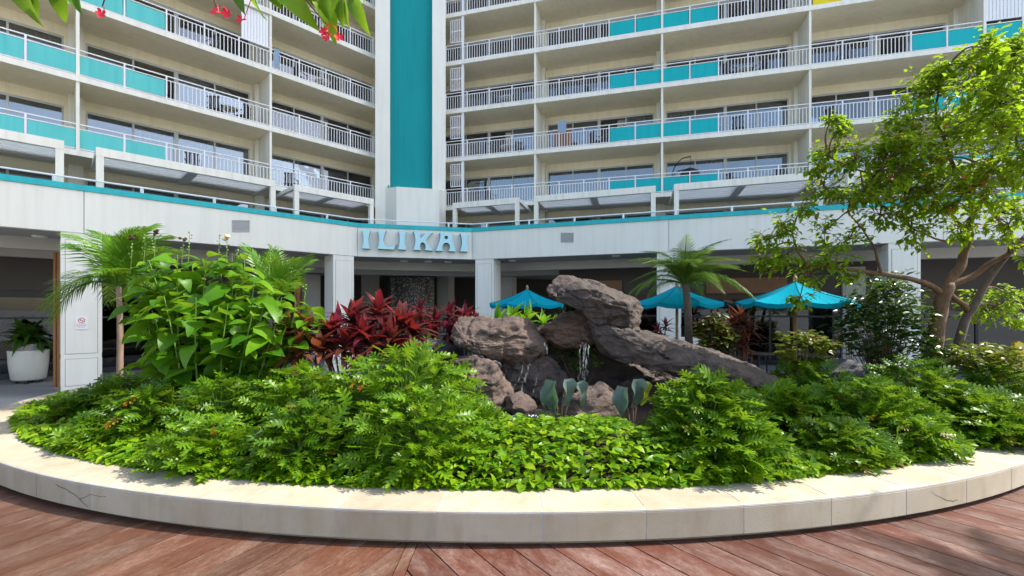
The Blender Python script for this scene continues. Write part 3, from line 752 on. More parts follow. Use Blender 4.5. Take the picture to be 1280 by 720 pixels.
# the hotel's name
sign = thing('name_sign', 'pale teal raised letters spelling ILIKAI on the white fascia', 'sign', ((B0.x+C0.x)/2, (B0.y+C0.y)/2, SO))
n3 = Vector((nC.x, nC.y, 0)); pl = Vector((B0.x, B0.y, 0))-n3*.26
Z = lambda x, y: on_plane(440+x/7.42, 260+y/7.42, pl, n3)
def smooth_closed(pts): return pts
LET = [
 [(92, 203), (172, 207), (163, 235), (156, 262), (153, 290), (154, 320), (159, 348), (168, 378), (92, 374), (101, 345), (107, 318), (109, 290), (106, 262), (100, 235)],
 [(238, 205), (318, 210), (304, 240), (295, 270), (291, 300), (295, 325), (305, 345), (322, 356), (345, 360), (372, 354), (408, 332), (388, 386), (238, 378), (246, 350), (252, 320), (254, 290), (252, 262), (246, 235)],
 [(430, 210), (504, 214), (496, 242), (490, 270), (488, 296), (490, 325), (494, 355), (502, 387), (428, 383), (437, 352), (442, 322), (444, 295), (443, 268), (438, 240)],
 [(570, 214), (642, 220), (635, 246), (633, 276), (648, 272), (672, 248), (690, 222), (752, 225), (722, 248), (698, 275), (684, 302), (700, 328), (724, 362), (752, 396), (674, 392), (682, 372), (682, 348), (672, 328), (655, 318), (640, 324), (632, 342), (632, 368), (640, 392), (568, 388), (580, 358), (587, 325), (588, 292), (584, 258)],
 [(815, 227), (930, 232), (926, 256), (930, 290), (940, 328), (952, 366), (964, 404), (892, 400), (906, 378), (908, 352), (898, 332), (876, 321), (856, 326), (842, 342), (836, 366), (844, 400), (775, 397), (790, 366), (806, 326), (817, 286), (820, 256)],
 [(1005, 235), (1080, 238), (1072, 266), (1067, 295), (1066, 322), (1068, 350), (1072, 378), (1077, 406), (1003, 402), (1012, 372), (1018, 342), (1020, 314), (1018, 286), (1012, 260)]]
for i, lt in enumerate(LET):
    pts_ = [Z(x, y) for x, y in lt]
    holes = [[Z(873+17*math.cos(a*math.pi/8), 274+17*math.sin(a*math.pi/8)) for a in range(16)]] if i == 4 else []
    mb = MB(); extrude_poly(mb, pts_, holes, -n3, .262); lo = mb.build('letter', M['letter_side'], sign)
    mb = MB(); extrude_poly(mb, [p-n3*.012 for p in pts_], [[p-n3*.012 for p in h] for h in holes], -n3, .0115); mb.build('letter_face', M['letter_face'], lo)
# no-smoking plate on the column
def text_mesh(body, size):
    cu = bpy.data.curves.new('t', 'FONT'); cu.body = body; cu.size = size; cu.align_x = 'CENTER'; cu.resolution_u = 2
    ob = bpy.data.objects.new('t', cu); col.objects.link(ob); dg = bpy.context.evaluated_depsgraph_get(); me = ob.evaluated_get(dg).to_mesh()
    vf = ([v.co.copy() for v in me.vertices], [tuple(p.vertices) for p in me.polygons]); bpy.data.objects.remove(ob); return vf
cc = jL-dL*.05; n3 = Vector((nL.x, nL.y, 0)); p3 = Vector((cc.x, cc.y, 0))+n3*(-.003)
sc_ = on_plane(102, 404, p3, n3); ex = Vector((dL.x, dL.y, 0)); ez = Vector((0, 0, 1))
ns_ = thing('no_smoking_sign', 'small white no smoking sign with red circle on the white column', 'sign', sc_)
S = lambda a, b, z: sc_+ex*a+n3*b+ez*z
MB().box(-.13, .13, -.008, .018, -.19, .19, S).build('plate', M['plate'], ns_)
mb = MB(); m = 28
for i in range(m):
    t0, t1 = 2*math.pi*i/m, 2*math.pi*(i+1)/m; k = len(mb.v)
    for t in (t0, t1): mb.v += [S(.062*math.cos(t), -.0105, .09+.062*math.sin(t)), S(.08*math.cos(t), -.0105, .09+.08*math.sin(t))]
    mb.f.append((k, k+2, k+3, k+1))
mb.add([S(-.054, -.0115, .135), S(-.044, -.0115, .145), S(.054, -.0115, .045), S(.044, -.0115, .035)], [(0, 1, 2, 3)])
mb.build('prohibition_symbol', M['red'], ns_)
MB().box(-.04, .025, -.0095, -.0085, .082, .097, S).build('cigarette_symbol', M['dark'], ns_)
for i, tx in enumerate(('SMOKING', 'PROHIBITED', 'BY LAW')):
    v, f = text_mesh(tx, .042); mb = MB(); mb.add([S(p.x, -.0105, -.035-.052*i+p.y) for p in v], f); mb.build('lettering', M['red'], ns_)

# ------------------------------------------------------------------ rocks of the fountain
def rock(name, poly, D, T_, mat, label, seed=0, amp=.10, lean=0.0, fr=.62, cuts=4, top=0.0, facets=26, cut=(.66, .94)):
    """boulder whose outline is given in photo pixels at distance D and which is T_ metres thick"""
    ring = [P(x, y, D) for x, y in poly]; c = sum(ring, Vector())/len(ring); n = len(ring)
    bm = bmesh.new(); rows = []
    for s_, k in ((-.5, fr), (-.30, .55+.45*fr), (-.05, 1.0), (.22, .97), (.42, .8), (.5, .5)):
        rows.append([bm.verts.new(c+(p-c)*k+Vector((0, s_*T_, lean*s_*T_+top*(.5-k)*(p.z < c.z)))) for p in ring])
    for a, b in zip(rows, rows[1:]):
        for i in range(n): bm.faces.new((a[i], a[(i+1) % n], b[(i+1) % n], b[i]))
    for rw in (rows[0], rows[-1]):
        cv = bm.verts.new(sum((v.co for v in rw), Vector())/n+Vector((0, -.04*T_ if rw is rows[0] else .04*T_, 0)))
        for i in range(n): bm.faces.new((rw[i], rw[(i+1) % n], cv))
    bmesh.ops.recalc_face_normals(bm, faces=bm.faces)
    for q in range(cuts):
        bmesh.ops.subdivide_edges(bm, edges=bm.edges[:], cuts=1, use_grid_fill=True)
        if q == 1: bmesh.ops.smooth_vert(bm, verts=bm.verts[:], factor=.22, use_axis_x=True, use_axis_y=True, use_axis_z=True)
    lo0 = [min(v.co[i] for v in bm.verts) for i in range(3)]; hi0 = [max(v.co[i] for v in bm.verts) for i in range(3)]
    rq = random.Random(seed*13+1); cen = sum((v.co for v in bm.verts), Vector())/len(bm.verts)
    for q in range(facets):                 # chisel flat faces with crisp edges
        nv = Vector((rq.gauss(0, .55), rq.gauss(0, 1)-.8, rq.gauss(0, .8))).normalized(); sup = max((v.co-cen).dot(nv) for v in bm.verts); lim = sup*rq.uniform(*cut)
        for v in bm.verts:
            t = (v.co-cen).dot(nv)
            if t > lim: v.co -= nv*(t-lim)*.97
    lo1 = [min(v.co[i] for v in bm.verts) for i in range(3)]; hi1 = [max(v.co[i] for v in bm.verts) for i in range(3)]
    for v in bm.verts:                      # back to the outline's full size after chiselling
        for i in (0, 2): v.co[i] = lo0[i]+(v.co[i]-lo1[i])/(hi1[i]-lo1[i])*(hi0[i]-lo0[i])
    bm.normal_update(); sv = Vector((seed*3.7, seed*1.3, seed*7.1))
    for v in bm.verts:
        q = v.co*1.1+sv; w = Vector((noise.noise(q*1.7), noise.noise(q*1.7+Vector((9, 0, 0))), noise.noise(q*1.7+Vector((0, 9, 0)))))
        d = noise.ridged_multi_fractal(q+w*.35, .9, 2.1, 6, 1.0, 2.0)*.40-.48
        d += noise.fractal(v.co*Vector((2.0, 2.0, 6.5))+sv, .8, 2.2, 5)*.5
        cell = noise.voronoi(v.co*1.25+w*.3+sv)[0]
        d += min(.35, (cell[1]-cell[0])*3.0)-.2
        fp = noise.voronoi(v.co*Vector((1.5, 1.5, 2.1))+w*.25+sv*2)[1][0]; d += noise.cell(fp*7.3)*.5+noise.fractal(v.co*6.5+sv, .7, 2.1, 4)*.16
        v.co += v.normal*d*.75*amp
    me = bpy.data.meshes.new(name)
    base = Vector((c.x, c.y, min(v.co.z for v in bm.verts)))
    bmesh.ops.translate(bm, vec=-base, verts=bm.verts[:]); bm.to_mesh(me); bm.free()
    me.polygons.foreach_set('use_smooth', [True]*len(me.polygons)); me.materials.append(M[mat])
    o = bpy.data.objects.new(name, me); col.objects.link(o); o.location = base
    return tag(o, label, 'rock')
rock('rock', [(690, 346), (711, 350), (730, 355), (754, 358), (777, 368), (799, 377), (809, 388), (808, 404), (802, 419), (781, 414), (754, 404), (734, 394), (719, 382), (703, 376), (685, 372), (682, 358)], 9.6, 1.6, 'rock', 'tilted grey slab of rock lying on top of the fountain', 1, .10, .22, .72, facets=24, cut=(.76, .95))
rock('rock', [(735, 398), (754, 402), (770, 407), (784, 417), (812, 421), (840, 430), (875, 442), (910, 454), (945, 468), (965, 480), (910, 472), (871, 470), (832, 468), (797, 456), (773, 447), (750, 442), (738, 424)], 9.5, 1.6, 'rock', 'long grey rock sloping down to the right under the top slab', 2, .10, .18, .8, facets=20, cut=(.86, .97))
rock('rock', [(672, 408), (696, 396), (724, 392), (748, 398), (756, 414), (750, 430), (716, 431), (686, 432), (670, 424)], 9.7, 1.7, 'rock_brown', 'rusty brown rock ledge the water spills over', 3, .14, .1, .85)
rock('rock', [(566, 410), (578, 405), (601, 401), (629, 398), (652, 402), (668, 412), (684, 428), (682, 448), (650, 458), (617, 456), (590, 452), (572, 440), (564, 422)], 9.3, 1.9, 'rock_pink', 'rounded pinkish boulder beside the dark red leaves', 4, .13, .10, .6)
rock('rock', [(556, 456), (580, 448), (603, 449), (618, 462), (630, 484), (646, 506), (640, 524), (600, 532), (560, 524), (540, 490)], 8.7, 1.5, 'rock_pink', 'low pale boulder below the rounded pinkish boulder', 5, .12, .3, .5)
rock('rock', [(660, 420), (690, 405), (735, 402), (790, 430), (850, 450), (880, 480), (880, 540), (800, 560), (700, 560), (640, 540), (628, 490), (640, 450)], 10.7, 1.3, 'rock_wet', 'wet dark rock face behind the falling water', 6, .13)
rock('rock', [(622, 446), (650, 444), (676, 446), (700, 462), (712, 490), (700, 516), (660, 524), (634, 506), (620, 476)], 9.55, 1.0, 'rock_wet', 'wet reddish rock step where the water splashes', 7, .11)
rock('rock', [(700, 506), (722, 491), (750, 486), (772, 494), (782, 516), (772, 548), (720, 552), (698, 530)], 8.0, .9, 'rock_pink', 'small pale rock between the grey taro leaves', 8, .08, .4, .5)
rock('rock', [(632, 496), (648, 490), (664, 494), (672, 508), (664, 524), (640, 526), (630, 512)], 8.5, .5, 'rock_pink', 'small pale wet stone at the edge of the pool', 12, .05, cuts=3)
rock('rock', [(770, 470), (820, 484), (880, 486), (900, 510), (870, 545), (790, 545), (764, 510)], 9.7, .9, 'rock_wet', 'black rock in the hollow under the sloping rock', 11, .1, cuts=3)
rock('rock', [(505, 432), (530, 424), (560, 428), (580, 438), (575, 462), (540, 470), (505, 462)], 9.9, 1.0, 'rock_dark', 'dark rock between the red leaves and the pinkish boulder', 9, .08, cuts=3)
rock('rock', [(1022, 454), (1050, 446), (1075, 452), (1090, 468), (1080, 492), (1040, 496), (1018, 480)], 9.6, 1.0, 'rock_dark', 'dark rock beside the yellow croton under the tree', 10, .08, cuts=3)
# pool and falling water
pool = MB(); zc = .62
for i in range(40):
    t = 2*math.pi*i/40; pool.v.append(Vector((.75+1.35*math.cos(t)*(1+.1*math.sin(3*t)), 8.75+.75*math.sin(t), zc)))
pool.f.append(tuple(range(40))); w_ = pool.build('water', M['water']); w_['kind'] = 'structure'
def stream(paths, label, seed):
    root = thing('water_stream', label, 'water', paths[0][-1]); r = random.Random(seed)
    for pth, w in [(q, r.uniform(.008, .018)) for q in paths]:
        mb = MB(); pts = curve_pts(pth, 6)
        for i, p in enumerate(pts):
            k = i/(len(pts)-1); ww = w*(1+.9*k)
            j = Vector((noise.noise(p*6+Vector((seed, 0, 0)))*.04, noise.noise(p*5)*.03, 0))
            mb.v += [p+j+Vector((-ww, 0, 0)), p+j+Vector((0, -.03, 0)), p+j+Vector((ww, 0, 0)), p+j+Vector((0, .02, 0))]
        for i in range(len(pts)-1):
            for a in range(4): mb.f.append((4*i+a, 4*i+(a+1) % 4, 4*i+4+(a+1) % 4, 4*i+4+a))
        mb.build('strand', M['fall'], root, smooth=True)
    return root
def fall(px0, px1, py0, py1, D0, D1, n, seed):
    r = random.Random(seed); out = []
    for i in range(n):
        a = px0+(px1-px0)*(i+.5)/n; d = r.uniform(-3, 3)
        y1 = py1-r.uniform(0, 26)
        out.append([P(a, py0+r.uniform(-3, 5), D0), P(a+d*.4-1, py0+(y1-py0)*.25, D0-.10), P(a+d, py0+(y1-py0)*.6, D0-.16), P(a+d*1.5, y1, D1)])
    return out
stream(fall(725, 737, 430, 496, 8.95, 8.90, 4, 3), 'thin white waterfall dropping from the rusty brown ledge', 3)
stream(fall(680, 683, 424, 462, 8.92, 8.85, 1, 5), 'faint trickle of water at the side of the brown ledge', 5)
stream([[P(655, 452, 8.8), P(650, 470, 8.75), P(640, 488, 8.72), P(634, 510, 8.7)], [P(662, 455, 8.8), P(656, 474, 8.75), P(650, 494, 8.7), P(648, 512, 8.65)], [P(672, 472, 8.8), P(668, 488, 8.72), P(662, 500, 8.68), P(660, 512, 8.62)]], 'white water splashing over the wet rock step', 8)

def foam(cx, cy, rx, ry, z, label, seed):
    mb = MB(); r = random.Random(seed)
    for i in range(90):
        a, q = r.uniform(0, 6.283), math.sqrt(r.random()); x, y = cx+rx*q*math.cos(a), cy+ry*q*math.sin(a); s_ = r.uniform(.008, .03)*(1.3-q)
        mb.lathe((x, y, z-.004), [(s_, 0), (s_*.8, s_*.5), (s_*.2, s_*.8)], 6)
    o = mb.build('foam', M['foam'], None, True, kind='stuff'); tag(o, label, 'foam')
p_ = P(731, 500, 8.9); foam(p_.x, p_.y, .32, .16, zc+.004, 'white foam where the thin waterfall meets the pool', 4)
p_ = P(650, 505, 8.5); foam(p_.x, p_.y-.1, .40, .14, zc+.004, 'white foam at the edge of the wet rock step', 6)
# ------------------------------------------------------------------ leaf shapes (Y along the leaf, Z up)
def strip_leaf(L, w, prof, droop=.3, fold=.25, nseg=6, tip=.0, wave=0.0):
    """long blade of nseg segments; prof gives the half width along it"""
    v, f = [], []
    for i in range(nseg+1):
        t = i/nseg; hw = w*prof(t); y = L*t*(1-.12*droop*t); z = -droop*L*t*t
        wv = wave*math.sin(t*9)*w
        v += [Vector((-hw, y, z+fold*hw+wv)), Vector((0, y, z)), Vector((hw, y, z+fold*hw-wv))]
    for i in range(nseg):
        a = 3*i; f += [(a, a+1, a+4, a+3), (a+1, a+2, a+5, a+4)]
    return v, f
ovate = lambda t: (math.sin(math.pi*min(1, t**.72)))**.8*1.0+.02
lance = lambda t: max(.06, math.sin(math.pi*(.10+.90*t)**.8))*(1 if t < .97 else .3)
def lobed_leaf(L, w, lobes=5, droop=.25):
    """oblong blade with blunt finger lobes on both sides of the midrib"""
    v, f = [], []
    mid = lambda t: Vector((0, L*t, -droop*L*t*t))
    env = lambda t: .45+.55*math.sin(math.pi*(.12+.80*t))
    for s_ in (-1, 1):
        for i in range(lobes):
            t0 = .02+.90*i/lobes; t1 = .02+.90*(i+1)/lobes; tm = (t0+t1)/2
            ang = math.radians(100-58*(i/(lobes-1))); ln = w*env(tm); d = Vector((s_*math.sin(ang), math.cos(ang), .16))
            inner = w*.24*env(tm)
            a, b = mid(t0), mid(t1); ai, bi = a+d*inner*.92, b+d*inner*.92; m_ = (ai+bi)/2; hw = (b-a)*.36
            tipc = mid(tm)+d*ln+Vector((0, 0, -.16*ln)); mm = mid(tm)+d*(inner+ln)*.55
            k = len(v); v += [a, b, ai, bi, mm-hw*1.0, mm+hw*1.0, tipc-hw*.62, tipc+hw*.50]
            q = [(0, 1, 3, 2), (2, 3, 5, 4), (4, 5, 7, 6)]
            f += [tuple(k+j for j in (x if s_ < 0 else reversed(x))) for x in q]
    k = len(v); a = mid(.90); v += [a+Vector((-w*.22, 0, .02)), a, a+Vector((w*.22, 0, .02)), mid(1.0)+Vector((w*.17, 0, 0)), mid(1.09), mid(1.0)+Vector((-w*.17, 0, 0))]; f.append((k, k+1, k+2, k+3, k+4, k+5))
    return v, f
def heart_leaf(L, w, droop=.25, fold=.2):
    o_ = [(.0, .06), (.30, -.06), (.52, .10), (.50, .36), (.30, .70), (.0, 1.0)]
    z = lambda x, y: -droop*L*y*y*.7+fold*abs(x)*w
    v = [Vector((0, L*y, z(0, y))) for y in (.06, .35, .7, 1.0)]
    R_ = [Vector((w*x, L*y, z(x, y))) for x, y in o_[1:5]]; Lf = [Vector((-w*x, L*y, z(x, y))) for x, y in o_[1:5]]
    v = v+R_+Lf
    return v, [(0, 4, 5, 1), (1, 5, 6, 2), (2, 6, 7), (2, 7, 3), (0, 1, 9, 8), (1, 2, 10, 9), (2, 11, 10), (2, 3, 11)]
LF = {
 'xan': [lobed_leaf(1, .40, 5, .22), lobed_leaf(1, .37, 6, .45), lobed_leaf(1, .45, 5, .10)],
 'ov': [strip_leaf(1, .29, ovate, .45, .35, 9, wave=.10), strip_leaf(1, .26, ovate, .15, .50, 9, wave=.08), strip_leaf(1, .31, ovate, .75, .28, 9, wave=.12)],
 'ti': [strip_leaf(1, .105, lance, .55, .35, 8, wave=.05), strip_leaf(1, .12, lance, .25, .45, 8, wave=.05), strip_leaf(1, .10, lance, .9, .30, 8, wave=.06)],
 'heart': [heart_leaf(1, .95, .3, .25), heart_leaf(1, .85, .1, .4), heart_leaf(1, 1.0, .5, .15)],
 'taro': [strip_leaf(1, .30, lambda t: (.62+1.1*t if t < .22 else max(.03, math.cos((t-.22)/.78*math.pi/2)**.75*.92)), .45, .75, 12, wave=.30)],
 'small': [strip_leaf(1, .24, ovate, .25, .3, 3), strip_leaf(1, .21, ovate, .5, .2, 3)],
 'mid': [strip_leaf(1, .25, ovate, .3, .3, 4), strip_leaf(1, .21, ovate, .1, .35, 4)],
}
MESH = {}
def shared(kind, i, mat):
    key = (kind, i, mat)
    if key not in MESH: MESH[key] = mesh_of('leaf', LF[kind][i], M[mat])
    return MESH[key]
def ext_px(x0, x1, ytop, D, depth=None):
    """centre, radius and height of a plant from its outline in the photo and its distance"""
    X0, X1 = (x0-640)/F*D, (x1-640)/F*D; cx = (X0+X1)/2; zt = H+(HZ-ytop)/F*D
    return Vector((cx, D, soil_z(cx, D)-.02)), (X1-X0)/2, zt
def hemi_dirs(n, rr, lo=.05):
    ga = math.pi*(3-math.sqrt(5)); a0 = rr.uniform(0, 6)
    for i in range(n):
        z = lo+(1-lo)*(i+.5)/n; r = math.sqrt(max(0, 1-z*z)); t = a0+i*ga+rr.uniform(-.35, .35)
        yield Vector((r*math.cos(t), r*math.sin(t), z))

# ------------------------------------------------------------------ lobed philodendrons
XG = 'lobed philodendrons in the planter'
def xanadu(x0, x1, ytop, D, label, seed, mat='xanadu', n=105, ls=.36, group=None):
    rr = random.Random(seed); c, R, zt = ext_px(x0, x1, ytop, D); hgt = max(.35, zt-c.z)
    root = thing('philodendron', label, 'plant', c, group)
    n = int(n*1.6); ls *= .80
    leaves = []; st = MB()
    for sh, cnt in ((1.0, n), (.76, int(n*.45)), (.5, int(n*.15))):
        for d in hemi_dirs(cnt, rr, .02):
            k = sh*rr.uniform(.84, 1.04)
            L = ls*rr.uniform(.70, 1.25)
            tip = c+Vector((d.x*R*k, d.y*R*k*.9, .10+d.z*(hgt-.05)*k))
            out = Vector((d.x, d.y, 0)); out = out.normalized() if out.length > .05 else Vector((rr.uniform(-1, 1), rr.uniform(-1, 1), 0)).normalized()
            ld = (out*1.0+Vector((rr.uniform(-.45, .45), rr.uniform(-.45, .45), rr.uniform(-.25, .75)+.45*d.z))).normalized()
            nrm = (Vector((0, 0, 1))*1.0+out*rr.uniform(.0, .8)+Vector((rr.uniform(-.5, .5), rr.uniform(-.6, .4), 0))).normalized()
            bpos = tip-ld*L*.75
            if bpos.z < c.z+.05: bpos.z = c.z+.05+rr.uniform(0, .08)
            leaves.append((sh, bpos, ld, nrm, L))
            if sh > .6:
                m_ = c.lerp(bpos, .55)+Vector((0, 0, .08)); s0 = c+Vector((out.x*.08, out.y*.08, 0))
                st.tube([s0, m_, bpos], [.010, .008, .006], 4, False)
    st.build('stems', M['stem'], root, kind='stuff')
    leaves.sort(key=lambda q: (q[0] < .9, q[1].y-q[1].z*.6))
    fo = MB()
    for i, (sh, p, d, nrm, L) in enumerate(leaves):
        Mx = frame_mx(p, d, nrm, L, rr.uniform(-.3, .3)); vi = rr.randrange(3)
        if i < 60: place(shared('xan', vi, mat), 'leaf', Mx, root)
        else: fo.inst(LF['xan'][vi], Mx)
    fo.build('foliage', M[mat], root, True, kind='stuff')
    sp = MB()
    for i in range(7):
        q = leaves[rr.randrange(len(leaves))]; sp.inst(LF['xan'][rr.randrange(3)], frame_mx(q[1]+Vector((0, -.03, .02)), q[2]+Vector((0, -.2, -.5)), q[3], q[4]*.8, rr.uniform(-.6, .6)))
    sp.build('spent_leaves', M['old_leaf'] if seed % 3 == 0 else M['spent'], root, True, kind='stuff')
    return root
XL = [
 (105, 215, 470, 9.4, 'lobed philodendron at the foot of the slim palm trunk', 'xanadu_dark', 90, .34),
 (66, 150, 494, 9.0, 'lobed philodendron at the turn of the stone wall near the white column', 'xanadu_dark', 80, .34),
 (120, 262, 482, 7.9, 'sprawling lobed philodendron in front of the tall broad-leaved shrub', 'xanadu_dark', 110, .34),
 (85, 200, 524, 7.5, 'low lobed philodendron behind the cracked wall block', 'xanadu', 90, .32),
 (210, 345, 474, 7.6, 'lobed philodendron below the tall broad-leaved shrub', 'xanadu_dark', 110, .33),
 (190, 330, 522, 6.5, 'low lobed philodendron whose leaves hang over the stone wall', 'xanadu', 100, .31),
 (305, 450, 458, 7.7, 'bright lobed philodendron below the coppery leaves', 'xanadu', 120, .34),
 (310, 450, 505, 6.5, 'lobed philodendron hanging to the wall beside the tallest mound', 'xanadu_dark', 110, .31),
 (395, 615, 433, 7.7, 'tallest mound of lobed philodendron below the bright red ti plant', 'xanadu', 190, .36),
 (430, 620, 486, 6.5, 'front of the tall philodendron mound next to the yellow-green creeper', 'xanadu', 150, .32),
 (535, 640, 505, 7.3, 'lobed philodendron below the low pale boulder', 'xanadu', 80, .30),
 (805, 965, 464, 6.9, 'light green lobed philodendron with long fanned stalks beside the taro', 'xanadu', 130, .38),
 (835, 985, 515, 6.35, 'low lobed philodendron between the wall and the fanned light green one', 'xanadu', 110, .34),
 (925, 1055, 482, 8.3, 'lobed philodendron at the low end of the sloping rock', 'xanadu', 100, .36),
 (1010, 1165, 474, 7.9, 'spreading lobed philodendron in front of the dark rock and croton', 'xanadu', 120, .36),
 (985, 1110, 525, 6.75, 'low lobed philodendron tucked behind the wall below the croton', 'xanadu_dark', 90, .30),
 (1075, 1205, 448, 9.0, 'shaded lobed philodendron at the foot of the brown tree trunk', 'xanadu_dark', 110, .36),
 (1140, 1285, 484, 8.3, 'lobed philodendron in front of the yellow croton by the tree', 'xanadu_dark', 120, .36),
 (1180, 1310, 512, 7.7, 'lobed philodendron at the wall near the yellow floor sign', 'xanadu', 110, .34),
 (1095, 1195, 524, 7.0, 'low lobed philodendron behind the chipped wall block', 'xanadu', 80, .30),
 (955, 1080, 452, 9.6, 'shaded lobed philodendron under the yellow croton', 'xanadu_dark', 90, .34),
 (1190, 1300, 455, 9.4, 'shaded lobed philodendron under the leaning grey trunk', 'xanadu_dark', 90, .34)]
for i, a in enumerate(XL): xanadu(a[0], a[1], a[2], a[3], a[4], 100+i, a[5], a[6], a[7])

# ------------------------------------------------------------------ creeping ground cover
def ground_cover(n, seed):
    rr = random.Random(seed); mb = MB(); md = MB()
    for i in range(n):
        t = rr.uniform(-1.42, 1.42)
        off = .60+(rr.random()**1.3)*(2.0 if -.06 < t < .16 else .95)
        if t < -.80 and rr.random() < .75: continue
        p, nn = ell(t, off); hump = .0
        if -1.2 < p.x < 2.6: hump = .34*max(0, 1-abs(off-1.7)/1.3)
        z = max(soil_z(p.x, p.y), .30)+rr.uniform(.03, .20 if t > -.8 else .09)+hump*rr.uniform(.5, 1)
        if off < .75: z = .372+rr.uniform(.0, .09)
        L = rr.uniform(.065, .155); a = rr.uniform(0, 2*math.pi)
        d = Vector((math.cos(a), math.sin(a), rr.uniform(-.3, .5)))
        if off < .85: d = (Vector((nn.x, nn.y, 0))*.7+d*.7)
        nrm = Vector((rr.uniform(-.5, .5), rr.uniform(-.7, .3), 1))
        (mb if rr.random() < .8 else md).inst(LF['heart'][rr.randrange(3)], frame_mx(Vector((p.x, p.y, z)), d, nrm, L, 0, .8))
    o = mb.build('ground_cover', M['pothos'], None, True); o['kind'] = 'stuff'; tag(o, 'yellow-green heart-leaved creeper along the inside of the stone wall', 'ground cover')
    o = md.build('ground_cover', M['broad'], None, True); o['kind'] = 'stuff'; tag(o, 'deeper green leaves among the creeper along the wall', 'ground cover')
ground_cover(26000, 5)

# ------------------------------------------------------------------ taro leaves
def taro(x, y, D, tips, label, mats):
    c = P(x, y, D); c.z = soil_z(c.x, c.y); root = thing('taro_plant', label, 'plant', c); st = MB()
    for (bx, by, tx, ty, dd, wv), mt in zip(tips, mats):
        b = P(bx, by, D+dd); t = P(tx, ty, D+dd-.10); ax = t-b
        nrm = Vector((wv, -.9, .35)); Mx = frame_mx(b, ax, nrm, ax.length, 0, 1.0)
        place(shared('taro', 0, mt), 'leaf', Mx, root)
        st.tube([c, c.lerp(b, .6)+Vector((0, .06, .1)), b+ax*.08], [.018, .014, .010], 5)
    st.build('stalks', M['stem_red'], root)
taro(700, 540, 7.6, [(692, 476, 684, 522, 0, -.7), (708, 474, 714, 508, .1, .5), (722, 478, 736, 506, .15, .6), (684, 492, 676, 510, .1, -.9)], 'grey-green taro with folded leaves beside the pool', ['taro']*4)
taro(790, 540, 7.4, [(780, 484, 772, 522, 0, -.6), (795, 474, 800, 512, .05, .3), (803, 478, 812, 506, .1, .7)], 'grey-green taro with a yellowing leaf in front of the dark rock', ['taro', 'taro', 'taro_y'])

# ------------------------------------------------------------------ tall broad-leaved shrub
def broad_shrub():
    rr = random.Random(21); D = 8.9; c = P(270, 470, D); c.z = soil_z(c.x, c.y)
    root = thing('broadleaf_shrub', 'tall shrub with large bright green leaves and upright flower spikes', 'shrub', c)
    tops = [(172, 352, .3), (178, 332, 0), (186, 325, -.2), (206, 322, .2), (222, 318, -.3), (240, 330, .2), (258, 322, -.1), (275, 326, .3), (290, 318, 0), (306, 322, .2), (318, 350, -.3), (335, 365, -.4), (352, 372, -.2), (370, 378, -.5), (390, 384, -.4), (205, 370, -.7), (245, 372, -.8), (285, 380, -.8), (315, 395, -.8), (190, 388, -.5), (345, 405, -.6), (375, 415, -.5), (262, 350, .6), (300, 360, .7)]
    st = MB(); fo = MB(); nobj = 0
    for i, (x, y, dd) in enumerate(tops):
        top = P(x, y, D+dd); base = c+Vector(((top.x-c.x)*.55+rr.uniform(-.1, .1), (top.y-c.y)*.5+rr.uniform(-.15, .15), 0)); base.z = soil_z(base.x, base.y)-.02
        m_ = base.lerp(top, .5)+Vector((rr.uniform(-.08, .08), rr.uniform(-.08, .08), 0)); pts_ = curve_pts([base, m_, top], 5)
        st.tube(pts_, lerps([.022, .016, .007], 5), 5)
        hgt = top.z-base.z; nl = int(hgt/.105)
        for j in range(nl):
            t = 1-(j/nl)**1.15*.80; p = base.lerp(top, t); ang = j*2.4+i
            out = Vector((math.cos(ang), math.sin(ang), 0)); L = rr.uniform(.26, .60)*(1 if j > 2 else .6)
            d = (out+Vector((0, 0, rr.uniform(-.45, .7)))).normalized(); nrm = (Vector((0, 0, 1))+out*.3+Vector((rr.uniform(-.6, .6), rr.uniform(-.7, .3), 0))).normalized()
            Mx = frame_mx(p+out*.06, d, nrm, L, rr.uniform(-.35, .35), 1.05); vi = rr.randrange(3)
            if out.y < .35 and nobj < 290: place(shared('ov', vi, 'broad'), 'leaf', Mx, root); nobj += 1
            else: fo.inst(LF['ov'][vi], Mx)
    st.build('stems', M['stem'], root); fo.build('foliage', M['broad'], root, True, kind='stuff')
    for x, y0, y1, hd in ((180, 325, 294, 'g'), (193, 320, 290, 'd'), (228, 318, 298, 'd'), (236, 318, 290, 'g'), (273, 322, 294, 'g'), (283, 320, 296, 'p'), (296, 318, 312, 'g'), (380, 372, 356, 'g'), (164, 330, 297, 'd'), (337, 332, 306, 'g')):
        b, t = P(x-1, y0+12, D), P(x+1, y1, D-.05); mb = MB(); mb.tube([b, b.lerp(t, .5)+Vector((.01, 0, 0)), t], [.008, .006, .004], 5)
        for q in range(7):
            p = b.lerp(t, .45+.55*q/6); s = rr.uniform(.012, .024); mb.lathe((p.x+rr.uniform(-.03, .03), p.y+rr.uniform(-.03, .03), p.z-s), [(.001, 0), (s, s*.7), (s*.8, s*1.5), (.001, s*2)], 6)
        f_ = mb.build('flower_spike', M['stem'], root)
        if hd != 'g':
            mb = MB()
            for q in range(4 if hd == 'd' else 3):
                s = .032 if hd == 'd' else .045; p = t+Vector((rr.uniform(-.06, .06), rr.uniform(-.03, .03), rr.uniform(-.05, .04))); mb.lathe((p.x, p.y, p.z-s), [(.001, 0), (s, s*.6), (s*.9, s*1.3), (.001, s*1.9)], 7)
            mb.build('seed_head' if hd == 'd' else 'blossom', M['seedhead'] if hd == 'd' else M['petal_pale'], f_)
broad_shrub()

